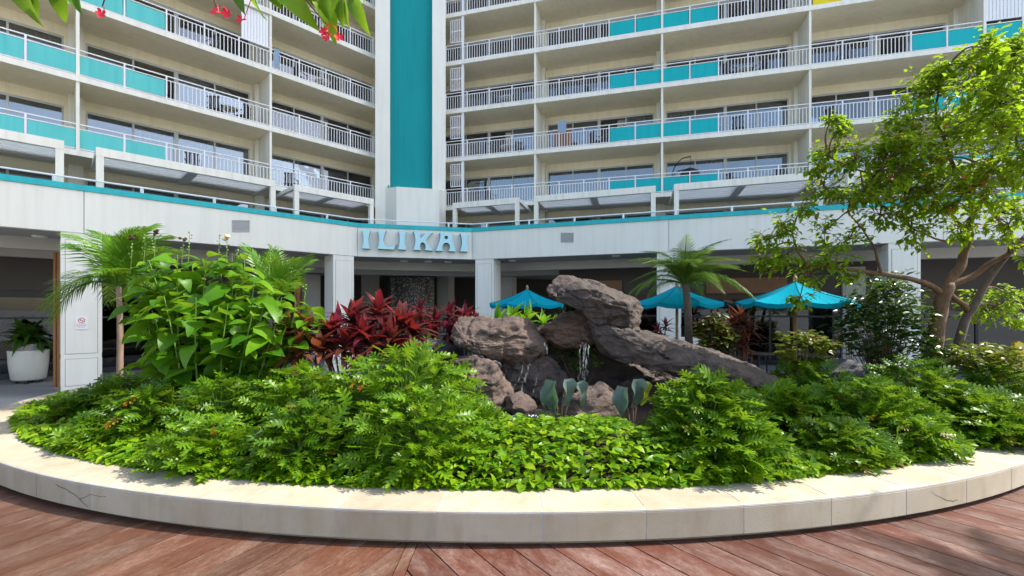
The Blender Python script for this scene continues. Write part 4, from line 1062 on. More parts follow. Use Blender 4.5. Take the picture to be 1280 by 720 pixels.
# ------------------------------------------------------------------ ti plants (rosettes of strap leaves)
def ti_plant(heads, D, label, mat, L=.48, n=20, up=.6, seed=1, accent=None, name='ti_plant', wid=1.0, stems=True, nmax=150):
    rr = random.Random(seed); cx = sum(h[0] for h in heads)/len(heads); c = P(cx, 440, D); c.z = soil_z(c.x, c.y) if inside(c.x, c.y) else -.1
    root = thing(name, label, 'plant', c); st = MB(); fo = MB(); k = 0
    for hi, h in enumerate(heads):
        x, y = h[0], h[1]; dd = h[2] if len(h) > 2 else 0
        top = P(x, y, D+dd); base = Vector((c.x+(top.x-c.x)*.6, c.y+(top.y-c.y)*.6, c.z)); 
        st.tube(curve_pts([base, base.lerp(top, .5)+Vector((rr.uniform(-.06, .06), rr.uniform(-.06, .06), 0)), top], 4), lerps([.022, .02, .014], 4), 6)
        for j in range(n):
            t = j/(n-1); ang = j*2.39996+hi; el = math.radians(82-95*t*(1.15-up*.5))+rr.uniform(-.15, .15)
            d = Vector((math.cos(ang)*math.cos(el), math.sin(ang)*math.cos(el), math.sin(el))); LL = L*rr.uniform(.8, 1.15)*(.72 if t < .15 else 1)
            p = top-Vector((0, 0, t*.16)); up_ = Vector((0, 0, 1)) if abs(d.z) < .93 else Vector((-d.x, -d.y, .2)).normalized()*-1
            Mx = frame_mx(p, d, up_, LL, rr.uniform(-.25, .25), wid); vi = 1 if t < .25 else rr.randrange(3)
            mt = accent if (accent and t < .22 and rr.random() < .6) else mat
            if d.y < .4 and k < nmax: place(shared('ti', vi, mt), 'leaf', Mx, root); k += 1
            else: fo.inst(LF['ti'][vi], Mx)
    if stems: st.build('stems', M['stem_red'], root)
    if fo.v: fo.build('foliage', M[mat], root, True, kind='stuff')
    return root
M['ti_pink'] = leaf_mat('ti_leaf_pink', [(.32, .022, .05), (.26, .035, .05), (.36, .09, .08)], .3, .32, (.8, .1, .1))
ti_plant([(440, 398, .2), (472, 388, .1), (500, 402, 0), (455, 416, -.2), (418, 412, 0), (490, 424, -.3), (515, 412, .1), (432, 430, -.3), (468, 432, -.4), (405, 425, .1)], 8.9, 'large ti plant of glossy bright red and maroon leaves', 'ti_red', .54, 30, .55, 31, 'ti_pink', wid=1.3)
ti_plant([(525, 388), (545, 398), (562, 392, .2), (538, 414, -.2), (562, 414, -.2)], 10.4, 'dark red ti plant behind the bright red one', 'ti_dark', .42, 26, .3, 32, wid=1.4)
ti_plant([(582, 394), (578, 410, -.2), (592, 404, .1)], 10.2, 'small dark red ti plant beside the pinkish boulder', 'ti_dark', .38, 26, .3, 33, wid=1.4)
ti_plant([(362, 415), (385, 408, .1), (372, 436, -.2), (398, 432, -.1)], 8.6, 'coppery ti plant between the tall green shrub and the bright red leaves', 'ti_copper', .50, 18, .3, 34, wid=1.5)
ti_plant([(622, 404), (640, 398, .1), (660, 400), (678, 404, .2), (650, 410, -.2), (695, 412, .3)], 11.2, 'bright green ti plant behind the rounded boulder', 'ti_green', .52, 14, .7, 35, wid=1.2)
ti_plant([(925, 398), (915, 404, .1), (936, 410, -.1), (930, 430, -.1)], 12.0, 'orange-red ti plant with bare stem beside the feathery palm', 'ti_copper', .50, 16, .35, 36)
ti_plant([(822, 412), (832, 406, .1), (826, 422, -.1)], 12.2, 'small dark ti plant behind the sloping rock', 'ti_dark', .34, 16, .5, 37)
ti_plant([(545, 432), (565, 428, .1), (535, 428)], 10.0, 'low green leafy plant under the dark red ti plants', 'ti_green', .34, 12, .4, 38)

# ------------------------------------------------------------------ palms
def frond(rr, L, droop, nl, ll, lw, up=.35, hang=.3):
    """one feather frond along +Y with its leaflets"""
    pts_ = [Vector((0, L*t*(1-.18*droop*t), up*L*t-droop*L*t*t)) for t in [i/12 for i in range(13)]]
    mb = MB(); mb.tube(pts_, [.016*(1-.8*i/12) for i in range(13)], 4)
    for i in range(nl):
        t = .10+.90*i/(nl-1); k = t*12; a = min(11, int(k)); p = pts_[a].lerp(pts_[a+1], k-a); tg = (pts_[a+1]-pts_[a]).normalized()
        ln = ll*math.sin(math.pi*(.18+.72*t))*rr.uniform(.85, 1.1)
        for s_ in (-1, 1):
            sd = Vector((s_, 0, 0)); d = (sd*(1.0-.55*t)+tg*(.45+.6*t)+Vector((0, 0, rr.uniform(-.1, .25)))).normalized()
            q = p+d*ln*.55; tip = p+d*ln+Vector((0, 0, -hang*ln)); w = tg*lw
            kk = len(mb.v); mb.v += [p-w*.5, p+w*.5, q+w*.6, q-w*.6, tip]; mb.f += [(kk, kk+1, kk+2, kk+3), (kk+3, kk+2, kk+4)]
    return mb.v, mb.f
def palm(x, ybase, ycrown, D, fr, label, mat, trunk_r, L, nl, ll, lw, trunk_mat, seed, variants=((.45, .5), (.75, .55), (.25, .7)), hang=.3, lean=0.0):
    rr = random.Random(seed); top = P(x, ycrown, D); b = P(x-lean, ybase, D); b.z = soil_z(b.x, b.y)-.02 if inside(b.x, b.y) else -.1
    root = thing('palm', label, 'palm', b); hgt = top.z-b.z; mb = MB(); n = 14; pts_ = []; rad = []
    for i in range(n+1):
        t = i/n; pts_.append(b.lerp(top, t)+Vector((.04*math.sin(t*3), 0, 0))); rad.append(trunk_r*(1.25-.35*t+(.06 if i % 2 else 0)))
    mb.tube(pts_, rad, 10); mb.build('trunk', M[trunk_mat], root, True)
    mes = [mesh_of('frond', frond(rr, 1.0, dr, nl, ll, lw, up, hang), M[mat], False) for dr, up in variants]
    for az, up, s, vi in fr:
        d = Vector((math.sin(az)*math.cos(up), math.cos(az)*math.cos(up), math.sin(up)))
        place(mes[vi % len(mes)], 'frond', frame_mx(top+Vector((d.x, d.y, 0))*trunk_r, d, Vector((0, 0, 1)), L*s, rr.uniform(-.15, .15)), root)
    return root
def ring_fronds(n, seed, ups, s0=.85, s1=1.1):
    rr = random.Random(seed); return [(i*2.39996+rr.uniform(-.2, .2), rr.uniform(*ups[i % len(ups)]), rr.uniform(s0, s1), i) for i in range(n)]
palm(148, 470, 358, 10.3, [(-1.60, .35, 1.0, 1), (-1.75, .10, .95, 1), (-1.45, .75, 1.0, 0), (-1.2, 1.15, .95, 0), (1.4, .95, 1.0, 0), (1.6, .65, 1.0, 0), (1.95, .8, .9, 2), (.5, .9, 1.0, 2), (-.3, .85, 1.0, 2), (2.7, .8, .7, 1), (1.2, .35, .9, 1), (-.9, .45, 1.0, 1), (.1, .3, .9, 1), (2.1, 1.1, .9, 0), (-2.0, 1.0, .9, 0)], 'slim palm with arching green fronds in front of the white column', 'palm', .055, 1.62, 34, .42, .022, 'palm_trunk', 41, ((.55, .5), (1.05, .45), (.35, .6)), hang=.35)
palm(342, 470, 378, 10.0, ring_fronds(12, 4, [(.9, 1.25), (.5, .8), (.35, .7)], .8, 1.05), 'upright bright palm behind the tall broad-leaved shrub', 'palm', .05, 1.35, 30, .42, .022, 'palm_trunk', 42, hang=.2)
palm(857, 440, 354, 12.6, ring_fronds(32, 5, [(1.0, 1.35), (.7, 1.0), (.45, .7), (.2, .5), (.85, 1.2), (-.1, .2)], .85, 1.15), 'feathery pygmy date palm with drooping fronds above the rocks', 'date_palm', .10, 1.55, 48, .24, .010, 'dark_trunk', 43, ((.85, .40), (1.1, .45), (.6, .45)), .45, lean=-4)

for px_, py_, hh, sd in ((11.1, 4.5, 6.2, 61),):
    rr_ = random.Random(sd); b_ = Vector((px_, py_, DZ)); top_ = Vector((px_-.2, py_, hh)); rt = thing('palm', 'tall palm past the right end of the deck, known by its shadow on the boards', 'palm', b_)
    MB().tube(curve_pts([b_, b_.lerp(top_, .5)+Vector((.1, 0, 0)), top_], 6), lerps([.17, .13, .11], 6), 10).build('trunk', M['palm_trunk'], rt, True)
    me_ = [mesh_of('frond', frond(rr_, 1.0, dr, 30, .3, .022, up, .35), M['palm'], False) for dr, up in ((.6, .45), (.9, .4))]
    for i in range(11):
        az, up = i*2.39996, rr_.uniform(-.1, .9); d_ = Vector((math.sin(az)*math.cos(up), math.cos(az)*math.cos(up), math.sin(up))); place(me_[i % 2], 'frond', frame_mx(top_, d_, Vector((0, 0, 1)), 1.45*rr_.uniform(.85, 1.1)), rt)
# ------------------------------------------------------------------ leafy bushes
def bush(x0, x1, y0, y1, D, label, mat, n, L, seed, name='shrub', kind='mid', cat='shrub', stem='stem_red', nobj=0):
    rr = random.Random(seed); a, b = P(x0, y1, D), P(x1, y0, D); cx = (a.x+b.x)/2; R = (b.x-a.x)/2; zc_ = (a.z+b.z)/2; hz = (b.z-a.z)/2
    gz = soil_z(cx, D) if inside(cx, D) else -.1
    root = thing(name, label, cat, (cx, D, gz)); fo = MB(); st = MB()
    tw = []
    for i in range(max(8, n//28)):
        v = Vector((rr.gauss(0, 1), rr.gauss(0, 1), rr.gauss(0, 1))).normalized()*rr.uniform(.55, 1.0)
        p = Vector((cx+v.x*R, D+v.y*R*.8, zc_+v.z*hz)); tw.append(p)
        st.tube([Vector((cx+v.x*.1, D+v.y*.1, gz-.02)), Vector((cx+v.x*R*.5, D+v.y*R*.4, (gz+p.z)/2)), p], [.018, .012, .005], 4)
    for i in range(n):
        p = rr.choice(tw)+Vector((rr.gauss(0, 1)*R*.20, rr.gauss(0, 1)*R*.20, rr.gauss(0, 1)*hz*.17)); ang = rr.uniform(0, 6.283)
        d = Vector((math.cos(ang), math.sin(ang), rr.uniform(-.4, .6))); nrm = Vector((rr.uniform(-.6, .6), rr.uniform(-.8, .4), 1))
        fo.inst(LF[kind][rr.randrange(2)], frame_mx(p, d, nrm, L*rr.uniform(.7, 1.25), 0))
    st.build('branches', M[stem], root); fo.build('foliage', M[mat], root, True, kind='stuff'); return root
bush(975, 1036, 412, 466, 9.9, 'small croton with yellow-speckled leaves in front of the wooden umbrella pole', 'croton', 520, .17, 51, 'croton')
bush(1196, 1272, 420, 482, 9.7, 'croton with yellow and green leaves beside the leaning grey trunk', 'croton', 800, .16, 52, 'croton')
bush(868, 912, 394, 448, 11.8, 'dark bronze croton between the feathery palm and the orange ti plant', 'croton_dark', 520, .20, 53, 'croton')
bush(1054, 1152, 350, 462, 10.6, 'dense dark glossy shrub between the umbrella and the brown tree trunk', 'shrub_dark', 2200, .17, 54)
bush(1052, 1072, 350, 470, 11.2, 'thin bare-stemmed shrub against the pale column', 'croton_dark', 60, .14, 55)
bush(690, 760, 430, 462, 9.9, 'small green plant growing under the brown ledge', 'ti_green', 90, .16, 56, 'plant', 'mid', 'plant')
bush(1130, 1180, 425, 470, 9.9, 'low dark plant hugging the base of the brown trunk', 'shrub_dark', 300, .16, 57, 'plant', 'mid', 'plant')

# ------------------------------------------------------------------ the tree at the right
def big_tree():
    rr = random.Random(77); D = 10.0
    base = P(1166, 470, D); base.z = soil_z(base.x, base.y)-.05
    root = thing('tree', 'spreading green tree with two brown trunks beside the dark glossy shrub', 'tree', base)
    def limb(pts_, r0, r1, mat='bark', name='limb', par=None, sides=9):
        p = curve_pts([base if q is None else P(*q) for q in pts_], 5)
        r0, r1 = r0*.84, r1*.84
        rads = [r0+(r1-r0)*(i/(len(p)-1))**.8 for i in range(len(p))]
        for i, q in enumerate(p):
            if 0 < i < len(p)-1: p[i] = q+Vector((noise.noise(q*3), noise.noise(q*3+Vector((5, 0, 0))), 0))*.05
        MB().tube(p, rads, sides).build(name, M[mat], par or root, True); return p
    t1 = limb([None, (1170, 420, D), (1176, 380, D), (1184, 355, D)], .19, .15, 'bark', 'trunk')
    b2 = base+Vector((.45, .25, 0))
    p2 = curve_pts([b2, P(1205, 405, D+.2), P(1217, 385, D+.1), P(1232, 355, D), P(1254, 325, D-.2), P(1285, 292, D-.4), P(1320, 260, D-.6)], 5)
    MB().tube(p2, lerps([.10, .085, .075, .066, .055, .04, .03], 5), 8).build('trunk', M['bark_grey'], root, True)
    L_ = [t1, p2]
    L_.append(limb([(1178, 368, D), (1160, 355, D-.1), (1130, 347, D-.3), (1090, 341, D-.5), (1050, 335, D-.7), (1012, 331, D-.8), (996, 312, D-.9), (990, 290, D-1)], .085, .018))
    L_.append(limb([(1183, 358, D), (1200, 330, D), (1208, 300, D-.1), (1214, 275, D-.2), (1232, 235, D-.4), (1238, 200, D-.7), (1260, 150, D-1)], .13, .025))
    L_.append(limb([(1184, 358, D), (1215, 345, D-.1), (1250, 322, D-.3), (1280, 305, D-.5), (1320, 290, D-.8)], .09, .035))
    L_.append(limb([(1184, 362, D), (1196, 375, D+.1), (1208, 388, D+.15)], .06, .07))
    L_.append(limb([(1218, 262, D-.3), (1200, 225, D-.6), (1185, 190, D-1), (1170, 140, D-1.3), (1178, 90, D-1.6)], .07, .015))
    L_.append(limb([(1210, 290, D-.1), (1180, 262, D-.5), (1150, 245, D-.9), (1110, 225, D-1.2), (1070, 212, D-1.3), (1035, 196, D-1.4)], .05, .012))
    L_.append(limb([(1236, 215, D-.6), (1255, 190, D-1), (1272, 160, D-1.6), (1290, 110, D-2.0)], .07, .02))
    L_.append(limb([(1100, 342, D-.5), (1096, 318, D-.6), (1080, 290, D-.8), (1060, 265, D-.9)], .04, .012))
    L_.append(limb([(1196, 300, D-.1), (1175, 300, D-.3), (1140, 285, D-.6), (1110, 262, D-.9)], .035, .012))
    L_.append(limb([(1254, 325, D-.2), (1262, 300, D-.6), (1240, 262, D-1.2), (1225, 205, D-1.9)], .05, .012))
    L_.append(limb([(1282, 296, D-.4), (1290, 250, D-1.0), (1275, 190, D-2.0), (1262, 130, D-2.5)], .05, .012))
    blobs = [(1205, 108, 1.4, 52, 1), (1165, 118, 1.5, 42, .9), (1135, 150, 1.4, 40, .9), (1248, 96, 1.6, 46, 1), (1275, 120, 2.2, 40, 1), (1225, 150, 1.2, 50, 1), (1180, 170, 1.2, 46, 1), (1265, 165, 1.8, 46, 1), (1150, 200, 1.2, 46, 1), (1215, 205, .9, 46, .9), (1262, 215, 1.7, 40, .8),
             (1105, 192, 1.3, 38, .8), (1070, 200, 1.3, 34, .8), (1040, 190, 1.4, 24, .6), (1022, 208, 1.4, 18, .5), (1090, 225, 1.1, 36, .8), (1130, 235, 1.0, 40, .8), (1180, 232, .8, 40, .7), (1240, 255, .8, 36, .5), (1060, 250, 1.0, 30, .6), (1100, 268, .9, 34, .6), (1150, 270, .7, 34, .5), (1030, 235, 1.1, 24, .5),
             (1000, 262, 1.0, 30, .6), (978, 280, 1.0, 28, .7), (960, 300, .9, 24, .6), (952, 325, .9, 18, .5), (985, 318, .9, 30, .7), (1010, 345, .8, 30, .7), (1035, 320, .8, 30, .6), (1030, 290, .9, 28, .5), (1060, 300, .8, 28, .5), (1060, 345, .6, 18, .4), (1000, 372, .7, 14, .35),
             (1235, 388, -.6, 30, .7), (1262, 372, -.5, 26, .6), (1215, 372, -.5, 18, .4), (1270, 400, -.6, 14, .3), (1275, 60, 2.3, 26, .8), (1255, 68, 2.0, 26, .7), (1210, 78, 1.8, 24, .6), (1172, 88, 1.7, 18, .5), (1275, 265, 1.4, 30, .5), (1285, 320, .8, 26, .4), (1195, 258, 1.5, 26, .4), (1250, 130, 2.9, 34, .7), (1290, 190, 2.8, 40, .8), (1120, 172, 1.6, 26, .6), (1052, 162, 1.5, 12, .35), (1038, 150, 1.5, 9, .25), (1320, 90, 2.8, 44, .9), (1360, 140, 2.8, 50, .8), (1330, 200, 2.6, 46, .8), (1400, 90, 3.0, 50, .7), (1370, 230, 2.4, 40, .6), (1222, 118, 3.0, 36, .6), (1268, 84, 3.2, 34, .6), (1245, 160, 3.1, 30, .5), (1160, 240, 1.4, 44, .8), (1210, 240, 1.5, 44, .8), (1120, 215, 1.7, 40, .7), (1175, 200, 1.9, 44, .8), (1080, 240, 1.4, 34, .6), (1240, 215, 1.9, 40, .7), (1140, 180, 1.9, 40, .6), (1260, 280, 1.2, 34, .6), (1200, 285, 1.3, 28, .5), (1140, 290, 1.0, 28, .45), (1235, 60, 2.4, 26, .5)]
    nodes = [(p, i) for i, l in enumerate(L_) for p in l[3:]]
    tw = MB(); cr = MB(); old = MB()
    for x, y, dd, r, dens in blobs:
        c = P(x, y, D-dd); Rm = r/F*(D-dd)
        a = min(nodes, key=lambda q: (q[0]-c).length)[0]
        m_ = a.lerp(c, .5)+Vector((rr.uniform(-.1, .1), rr.uniform(-.1, .1), rr.uniform(.0, .18)))
        tw.tube(curve_pts([a, m_, c], 4), lerps([.022, .015, .010], 4), 5)
        for q in range(int(17*dens*(.9 if x < 1070 else 1.35))+3):
            v = Vector((rr.gauss(0, 1), rr.gauss(0, 1), rr.gauss(0, 1))).normalized()*rr.uniform(.45, 1.1)*Rm; v.z *= .85
            e = c+v; mm = c.lerp(e, .5)+Vector((0, 0, rr.uniform(0, .08))); tw.tube([c, mm, e], [.008, .006, .003], 3, False)
            for w_i in range(12):
                t = rr.uniform(.35, 1.08); p = c.lerp(e, t)+Vector((rr.gauss(0, .055), rr.gauss(0, .055), rr.gauss(0, .05))); ang = rr.uniform(0, 6.283)
                d = (v.normalized()*.6+Vector((math.cos(ang), math.sin(ang), rr.uniform(-.5, .3)))).normalized(); nrm = Vector((rr.uniform(-.5, .5), rr.uniform(-.7, .5), 1))
                tgt = old if rr.random() < .012 else cr
                tgt.inst(LF['small'][rr.randrange(2)], frame_mx(p, d, nrm, rr.uniform(.09, .165), 0))
    tw.build('twigs', M['bark'], root, kind='stuff'); cr.build('crown', M['tree_leaf'], root, True, kind='stuff'); old.build('old_leaves', M['old_leaf'], root, True, kind='stuff')
big_tree()

# ------------------------------------------------------------------ flowering tree overhead: its trunk stands beside the camera, branch tips hang into view
M['overhead'] = leaf_mat('overhead_leaf', [(.035, .12, .008), (.09, .22, .010), (.05, .16, .008), (.16, .28, .012)], .45, .38)
def overhead_tree():
    rr = random.Random(5); b = Vector((-4.6, -1.6, DZ))
    root = thing('flowering_tree', 'overhanging branches with big green leaves and small red flowers', 'tree', b)
    fork = Vector((-4.2, -1.0, 3.9)); mb = MB(); mb.tube(curve_pts([b, Vector((-4.5, -1.4, 1.8)), fork], 5), lerps([.16, .12, .09], 5), 9); mb.build('trunk', M['bark'], root, True)
    tips = [P(45, -14, 2.3), P(108, -12, 2.3), P(128, 8, 2.35), P(270, 8, 2.4), P(320, -12, 2.3), P(345, -22, 2.3), P(392, -14, 2.3), P(428, -2, 2.3), P(447, -16, 2.3), P(290, -8, 2.4), P(408, 30, 2.35)]
    br = MB(); hub = P(200, -130, 2.2)
    br.tube(curve_pts([fork, Vector((-3.2, .6, 4.9)), hub], 6), lerps([.08, .05, .03], 6), 7)
    for t in tips:
        m_ = hub.lerp(t, .55)+Vector((0, 0, .12)); br.tube(curve_pts([hub, m_, t], 5), lerps([.016, .008, .003], 5), 5)
    br.build('branches', M['bark'], root, True)
    fan = [(30, -20, 42, 19, 'overhead', .9), (48, -24, 36, 6, 'overhead', .9), (66, -22, 78, 26, 'overhead', .7), (62, -20, 100, 8, 'overhead', .5), (82, -26, 98, 12, 'overhead', .6), (20, -30, 5, -4, 'overhead', .8),
           (318, -16, 316, 25, 'overhead', .85), (330, -18, 352, 12, 'overhead', .8), (345, -22, 372, 4, 'pothos', .8), (300, -22, 290, -2, 'overhead', .8), (378, -24, 396, 10, 'pothos', .8), (392, -20, 420, 20, 'pothos', .8), (402, -16, 404, 18, 'overhead', .8), (430, -2, 434, 34, 'pothos', .6), (440, -6, 446, 24, 'overhead', .7), (425, -14, 418, 22, 'overhead', .7), (440, -20, 458, 2, 'pothos', .7), (398, -24, 382, 4, 'overhead', .7), (422, -8, 430, 30, 'overhead', .6), (100, -26, 128, -4, 'overhead', .6), (360, -30, 366, -4, 'overhead', .8)]
    for i, (x0, y0, x1, y1, mt, w) in enumerate(fan):
        a, c = P(x0, y0, 2.3+rr.uniform(-.06, .06)), P(x1, y1, 2.3+rr.uniform(-.1, .1))
        place(shared('ov', i % 3, mt), 'leaf', frame_mx(a, c-a, Vector((rr.uniform(-.5, .5), -.8, .5)), (c-a).length, 0, w), root)
    for i, (x, y) in enumerate(((127, 17), (269, 15), (283, 17), (301, 25), (405, 40), (409, 46), (424, 47), (402, 3))):
        c = P(x, y, 2.35); fl = MB(); ax = Vector((rr.uniform(-.4, .4), -.8, rr.uniform(-.3, .3))).normalized(); e1 = ax.cross(Vector((0, 0, 1))).normalized(); e2 = ax.cross(e1); r = .024
        for q in range(5):
            t = 2*math.pi*q/5+rr.uniform(-.1, .1); d = e1*math.cos(t)+e2*math.sin(t); s_ = e2*math.cos(t)-e1*math.sin(t)
            fl.add([c, c+d*r*.55+s_*r*.36+ax*.004, c+d*r+s_*r*.22+ax*.010, c+d*r-s_*r*.22+ax*.010, c+d*r*.55-s_*r*.36+ax*.004], [(0, 1, 2, 3, 4)])
        fl.tube([c-ax*.0, c-ax*.03+Vector((0, 0, .02))], [.003, .004], 5)
        t = min(tips, key=lambda q: (q-c).length); fl.tube(curve_pts([c-ax*.02+Vector((0, 0, .015)), c.lerp(t, .5)+Vector((.01, 0, .02)), t], 4), .002, 4)
        fl.build('flower', M['bloom'], root)
overhead_tree()

# ------------------------------------------------------------------ umbrellas, tables, chairs
def umbrella(x, D, label, r=1.42, rim=2.80, peak=3.33, rot=.2):
    c = P(x, 386, D); c.z = -.1; root = thing('umbrella', label, 'umbrella', c, 'teal market umbrellas'); n = 8
    rimp = [Vector((c.x+r*math.cos(2*math.pi*i/n+rot), c.y+r*math.sin(2*math.pi*i/n+rot), rim)) for i in range(n)]; top = Vector((c.x, c.y, peak))
    mb = MB()
    for i in range(n):
        a, b = rimp[i], rimp[(i+1) % n]; rows = []
        for j in range(6):
            t = j/5; row = []
            for k in range(5):
                u = k/4; e = a.lerp(b, u); p = top.lerp(e, max(t, .03)); p.z -= .09*math.sin(math.pi*u)*t*t+.06*math.sin(math.pi*t); row.append(p)
            rows.append(row)
        k0_ = len(mb.v); mb.v += [p for rw in rows for p in rw]
        for j in range(5):
            for k in range(4): q = k0_+j*5+k; mb.f.append((q, q+5, q+6, q+1))
        k0_ = len(mb.v); mb.v += rows[-1]+[p-Vector((0, 0, .11)) for p in rows[-1]]
        for k in range(4): mb.f.append((k0_+k, k0_+5+k, k0_+6+k, k0_+k+1))
    cn = mb.build('canopy', M['umbrella'], root)
    for p in rimp:
        sm = []
        for j in range(7): t = max(j/6, .03); q = top.lerp(p, t); q.z -= .06*math.sin(math.pi*t)-.004; sm.append(q)
        MB().tube(sm, .009, 5).build('seam', M['umbrella_dark'], cn)
    MB().tube([c, Vector((c.x, c.y, peak-.03))], .042, 10).build('pole', M['pole_wood'], root, True)
    MB().lathe((c.x, c.y, peak-.05), [(.03, 0), (.055, .06), (.045, .10), (.06, .13), (.02, .2), (.001, .21)], 10).build('finial', M['pole_wood'], root, True)
    for p in rimp:
        m_ = top.lerp(p, .98)-Vector((0, 0, .05)); MB().tube([Vector((c.x, c.y, peak-.18)), m_], .014, 5).build('rib', M['pole_wood'], root)
    MB().lathe((c.x, c.y, -.1), [(.32, 0), (.32, .06), (.08, .10), (.08, .28)], 16).build('base', M['dark'], root)
umbrella(659, 17.0, 'teal umbrella rising behind the rounded pinkish boulder')
umbrella(846, 14.6, 'teal umbrella half hidden by the feathery date palm', rot=.1)
umbrella(994, 12.1, 'teal umbrella on a wooden pole beside the dark glossy shrub', rot=.35)
def cafe_table(x, D, label, w=.55):
    c = P(x, 386, D); c.z = -.1; root = thing('cafe_table', label, 'table', c, 'cafe tables in the shade')
    MB().lathe((c.x, c.y, .86), [(w, 0), (w+.02, .02), (w, .045)], 20).build('table_top', M['wicker'], root)
    MB().tube([c+Vector((0, 0, .03)), Vector((c.x, c.y, .86))], .05, 8).build('pedestal', M['dark'], root); MB().lathe((c.x, c.y, -.1), [(.32, 0), (.30, .03), (.06, .06)], 16).build('base', M['dark'], root)
def chair(c, rz, label, cat_name='cafe_chair', s=1.0, mat='wicker', group=None):
    root = thing(name=cat_name, label=label, cat='chair', loc=c, group=group); R = Matrix.Rotation(rz, 3, 'Z')
    Wc = lambda a, b, z: Vector(c)+R @ Vector((a*s, b*s, z*s))
    MB().box(-.24, .24, -.24, .24, .42, .48, Wc).build('seat', M[mat], root)
    mb = MB()
    for i in range(5): mb.box(-.22+i*.09, -.16+i*.09, .21, .24, .50, .92, Wc)
    mb.box(-.25, .25, .205, .245, .90, .97, Wc); mb.build('backrest', M[mat], root)
    for x in (-.22, .19):
        for y in (-.22, .19): MB().box(x, x+.035, y, y+.035, 0, .42, Wc).build('leg', M[mat], root)
    for x in (-.27, .24): 
        mb = MB(); mb.box(x, x+.03, -.22, .22, .66, .69, Wc); mb.box(x, x+.03, -.22, -.19, .44, .66, Wc); mb.build('armrest', M[mat], root)
    return root
cafe_table(948, 17.5, 'dark round cafe table seen between the orange ti plant and the yellow croton')
cafe_table(1015, 16.8, 'dark round cafe table behind the yellow croton')
for x, D, rz, lb in ((925, 17.3, 1.5, 'dark cafe chair behind the stem of the orange ti plant'), (972, 17.9, -1.2, 'dark cafe chair between the two dark cafe tables'), (985, 18.2, .4, 'dark cafe chair with its back to the shop front, behind the wooden pole')):
    p = P(x, 386, D); chair((p.x, p.y, -.1), rz, lb, s=1.3)
# white louvred cabinet behind the date palm
c = P(862, 386, 17.2); cb = thing('bin_cabinet', 'white louvred bin cabinet behind the trunk of the feathery date palm', 'cabinet', (c.x, c.y, -.1))
MB().box(c.x-.36, c.x+.36, c.y+.02, c.y+.55, -.1, 1.38).build('body', M['plastic_white'], cb); MB().box(c.x-.40, c.x+.40, c.y-.03, c.y+.60, 1.381, 1.50).build('lid', M['plastic_white'], cb)
for i in range(9): MB().hexa([Vector((c.x+sx*.30, c.y+yy, .0+i*.145+zz)) for zz, ys in ((0, (-.03, .02)), (.03, (-.035, .02))) for sx, yy in ((-1, ys[0]), (1, ys[0]), (1, ys[1]), (-1, ys[1]))]).build('slat', M['plastic_white'], cb)

# ------------------------------------------------------------------ potted plant and floor sign
c = P(36, 386, 16.6); c.z = -.1
pot = thing('planter_pot', 'wide white round pot with a leafy dark green plant by the glass doors', 'pot', c)
MB().lathe((c.x, c.y, .02), [(.40, 0), (.46, .05), (.52, .55), (.54, 1.0), (.55, 1.08), (.50, 1.08), (.47, .9), (.01, .88)], 32).build('bowl', M['pot'], pot, True)
MB().lathe((c.x, c.y, .91), [(.38, 0), (.40, .42), (.36, .42), (.34, .34), (.01, .33)], 24).build('liner', M['pot_grey'], pot, True)
for i in range(4): t = i*1.57+.6; MB().tube([(c.x+.32*math.cos(t), c.y+.32*math.sin(t), -.1), (c.x+.32*math.cos(t), c.y+.32*math.sin(t), .03)], .05, 8).build('foot', M['dark'], pot)
rr = random.Random(9); fo = MB()
for j in range(90):
    ang = rr.uniform(0, 6.283); el = rr.uniform(-.1, 1.4); d = Vector((math.cos(ang)*math.cos(el), math.sin(ang)*math.cos(el), math.sin(el)))
    fo.inst(LF['ti'][rr.randrange(3)], frame_mx(Vector((c.x+rr.uniform(-.2, .2), c.y+rr.uniform(-.2, .2), 1.30+rr.uniform(0, .5))), d, Vector((0, 0, 1)), rr.uniform(.5, .8), rr.uniform(-.3, .3), 1.2))
M['pot_leaf'] = leaf_mat('pot_plant_leaf', [(.03, .10, .015), (.07, .16, .02), (.05, .13, .02)], .3, .3)
fo.build('foliage', M['pot_leaf'], pot, True, kind='stuff')
c = P(1272, 386, 16.8); c.z = -.1
fs = thing('floor_sign', 'yellow folding wet floor sign standing beside the croton', 'sign', c)
for s_ in (-1, 1):
    MB().hexa([Vector((c.x+x, c.y+y, z)) for x, y, z in ((-.24, s_*.30-.015, -.1), (.24, s_*.30-.015, -.1), (.24, s_*.30+.015, -.1), (-.24, s_*.30+.015, -.1), (-.16, s_*.03-.015, 1.35), (.16, s_*.03-.015, 1.35), (.16, s_*.03+.015, 1.35), (-.16, s_*.03+.015, 1.35))]).build('panel', M['yellow'], fs)
MB().box(c.x-.07, c.x+.07, c.y-.05, c.y+.05, 1.351, 1.40).build('handle', M['yellow'], fs)

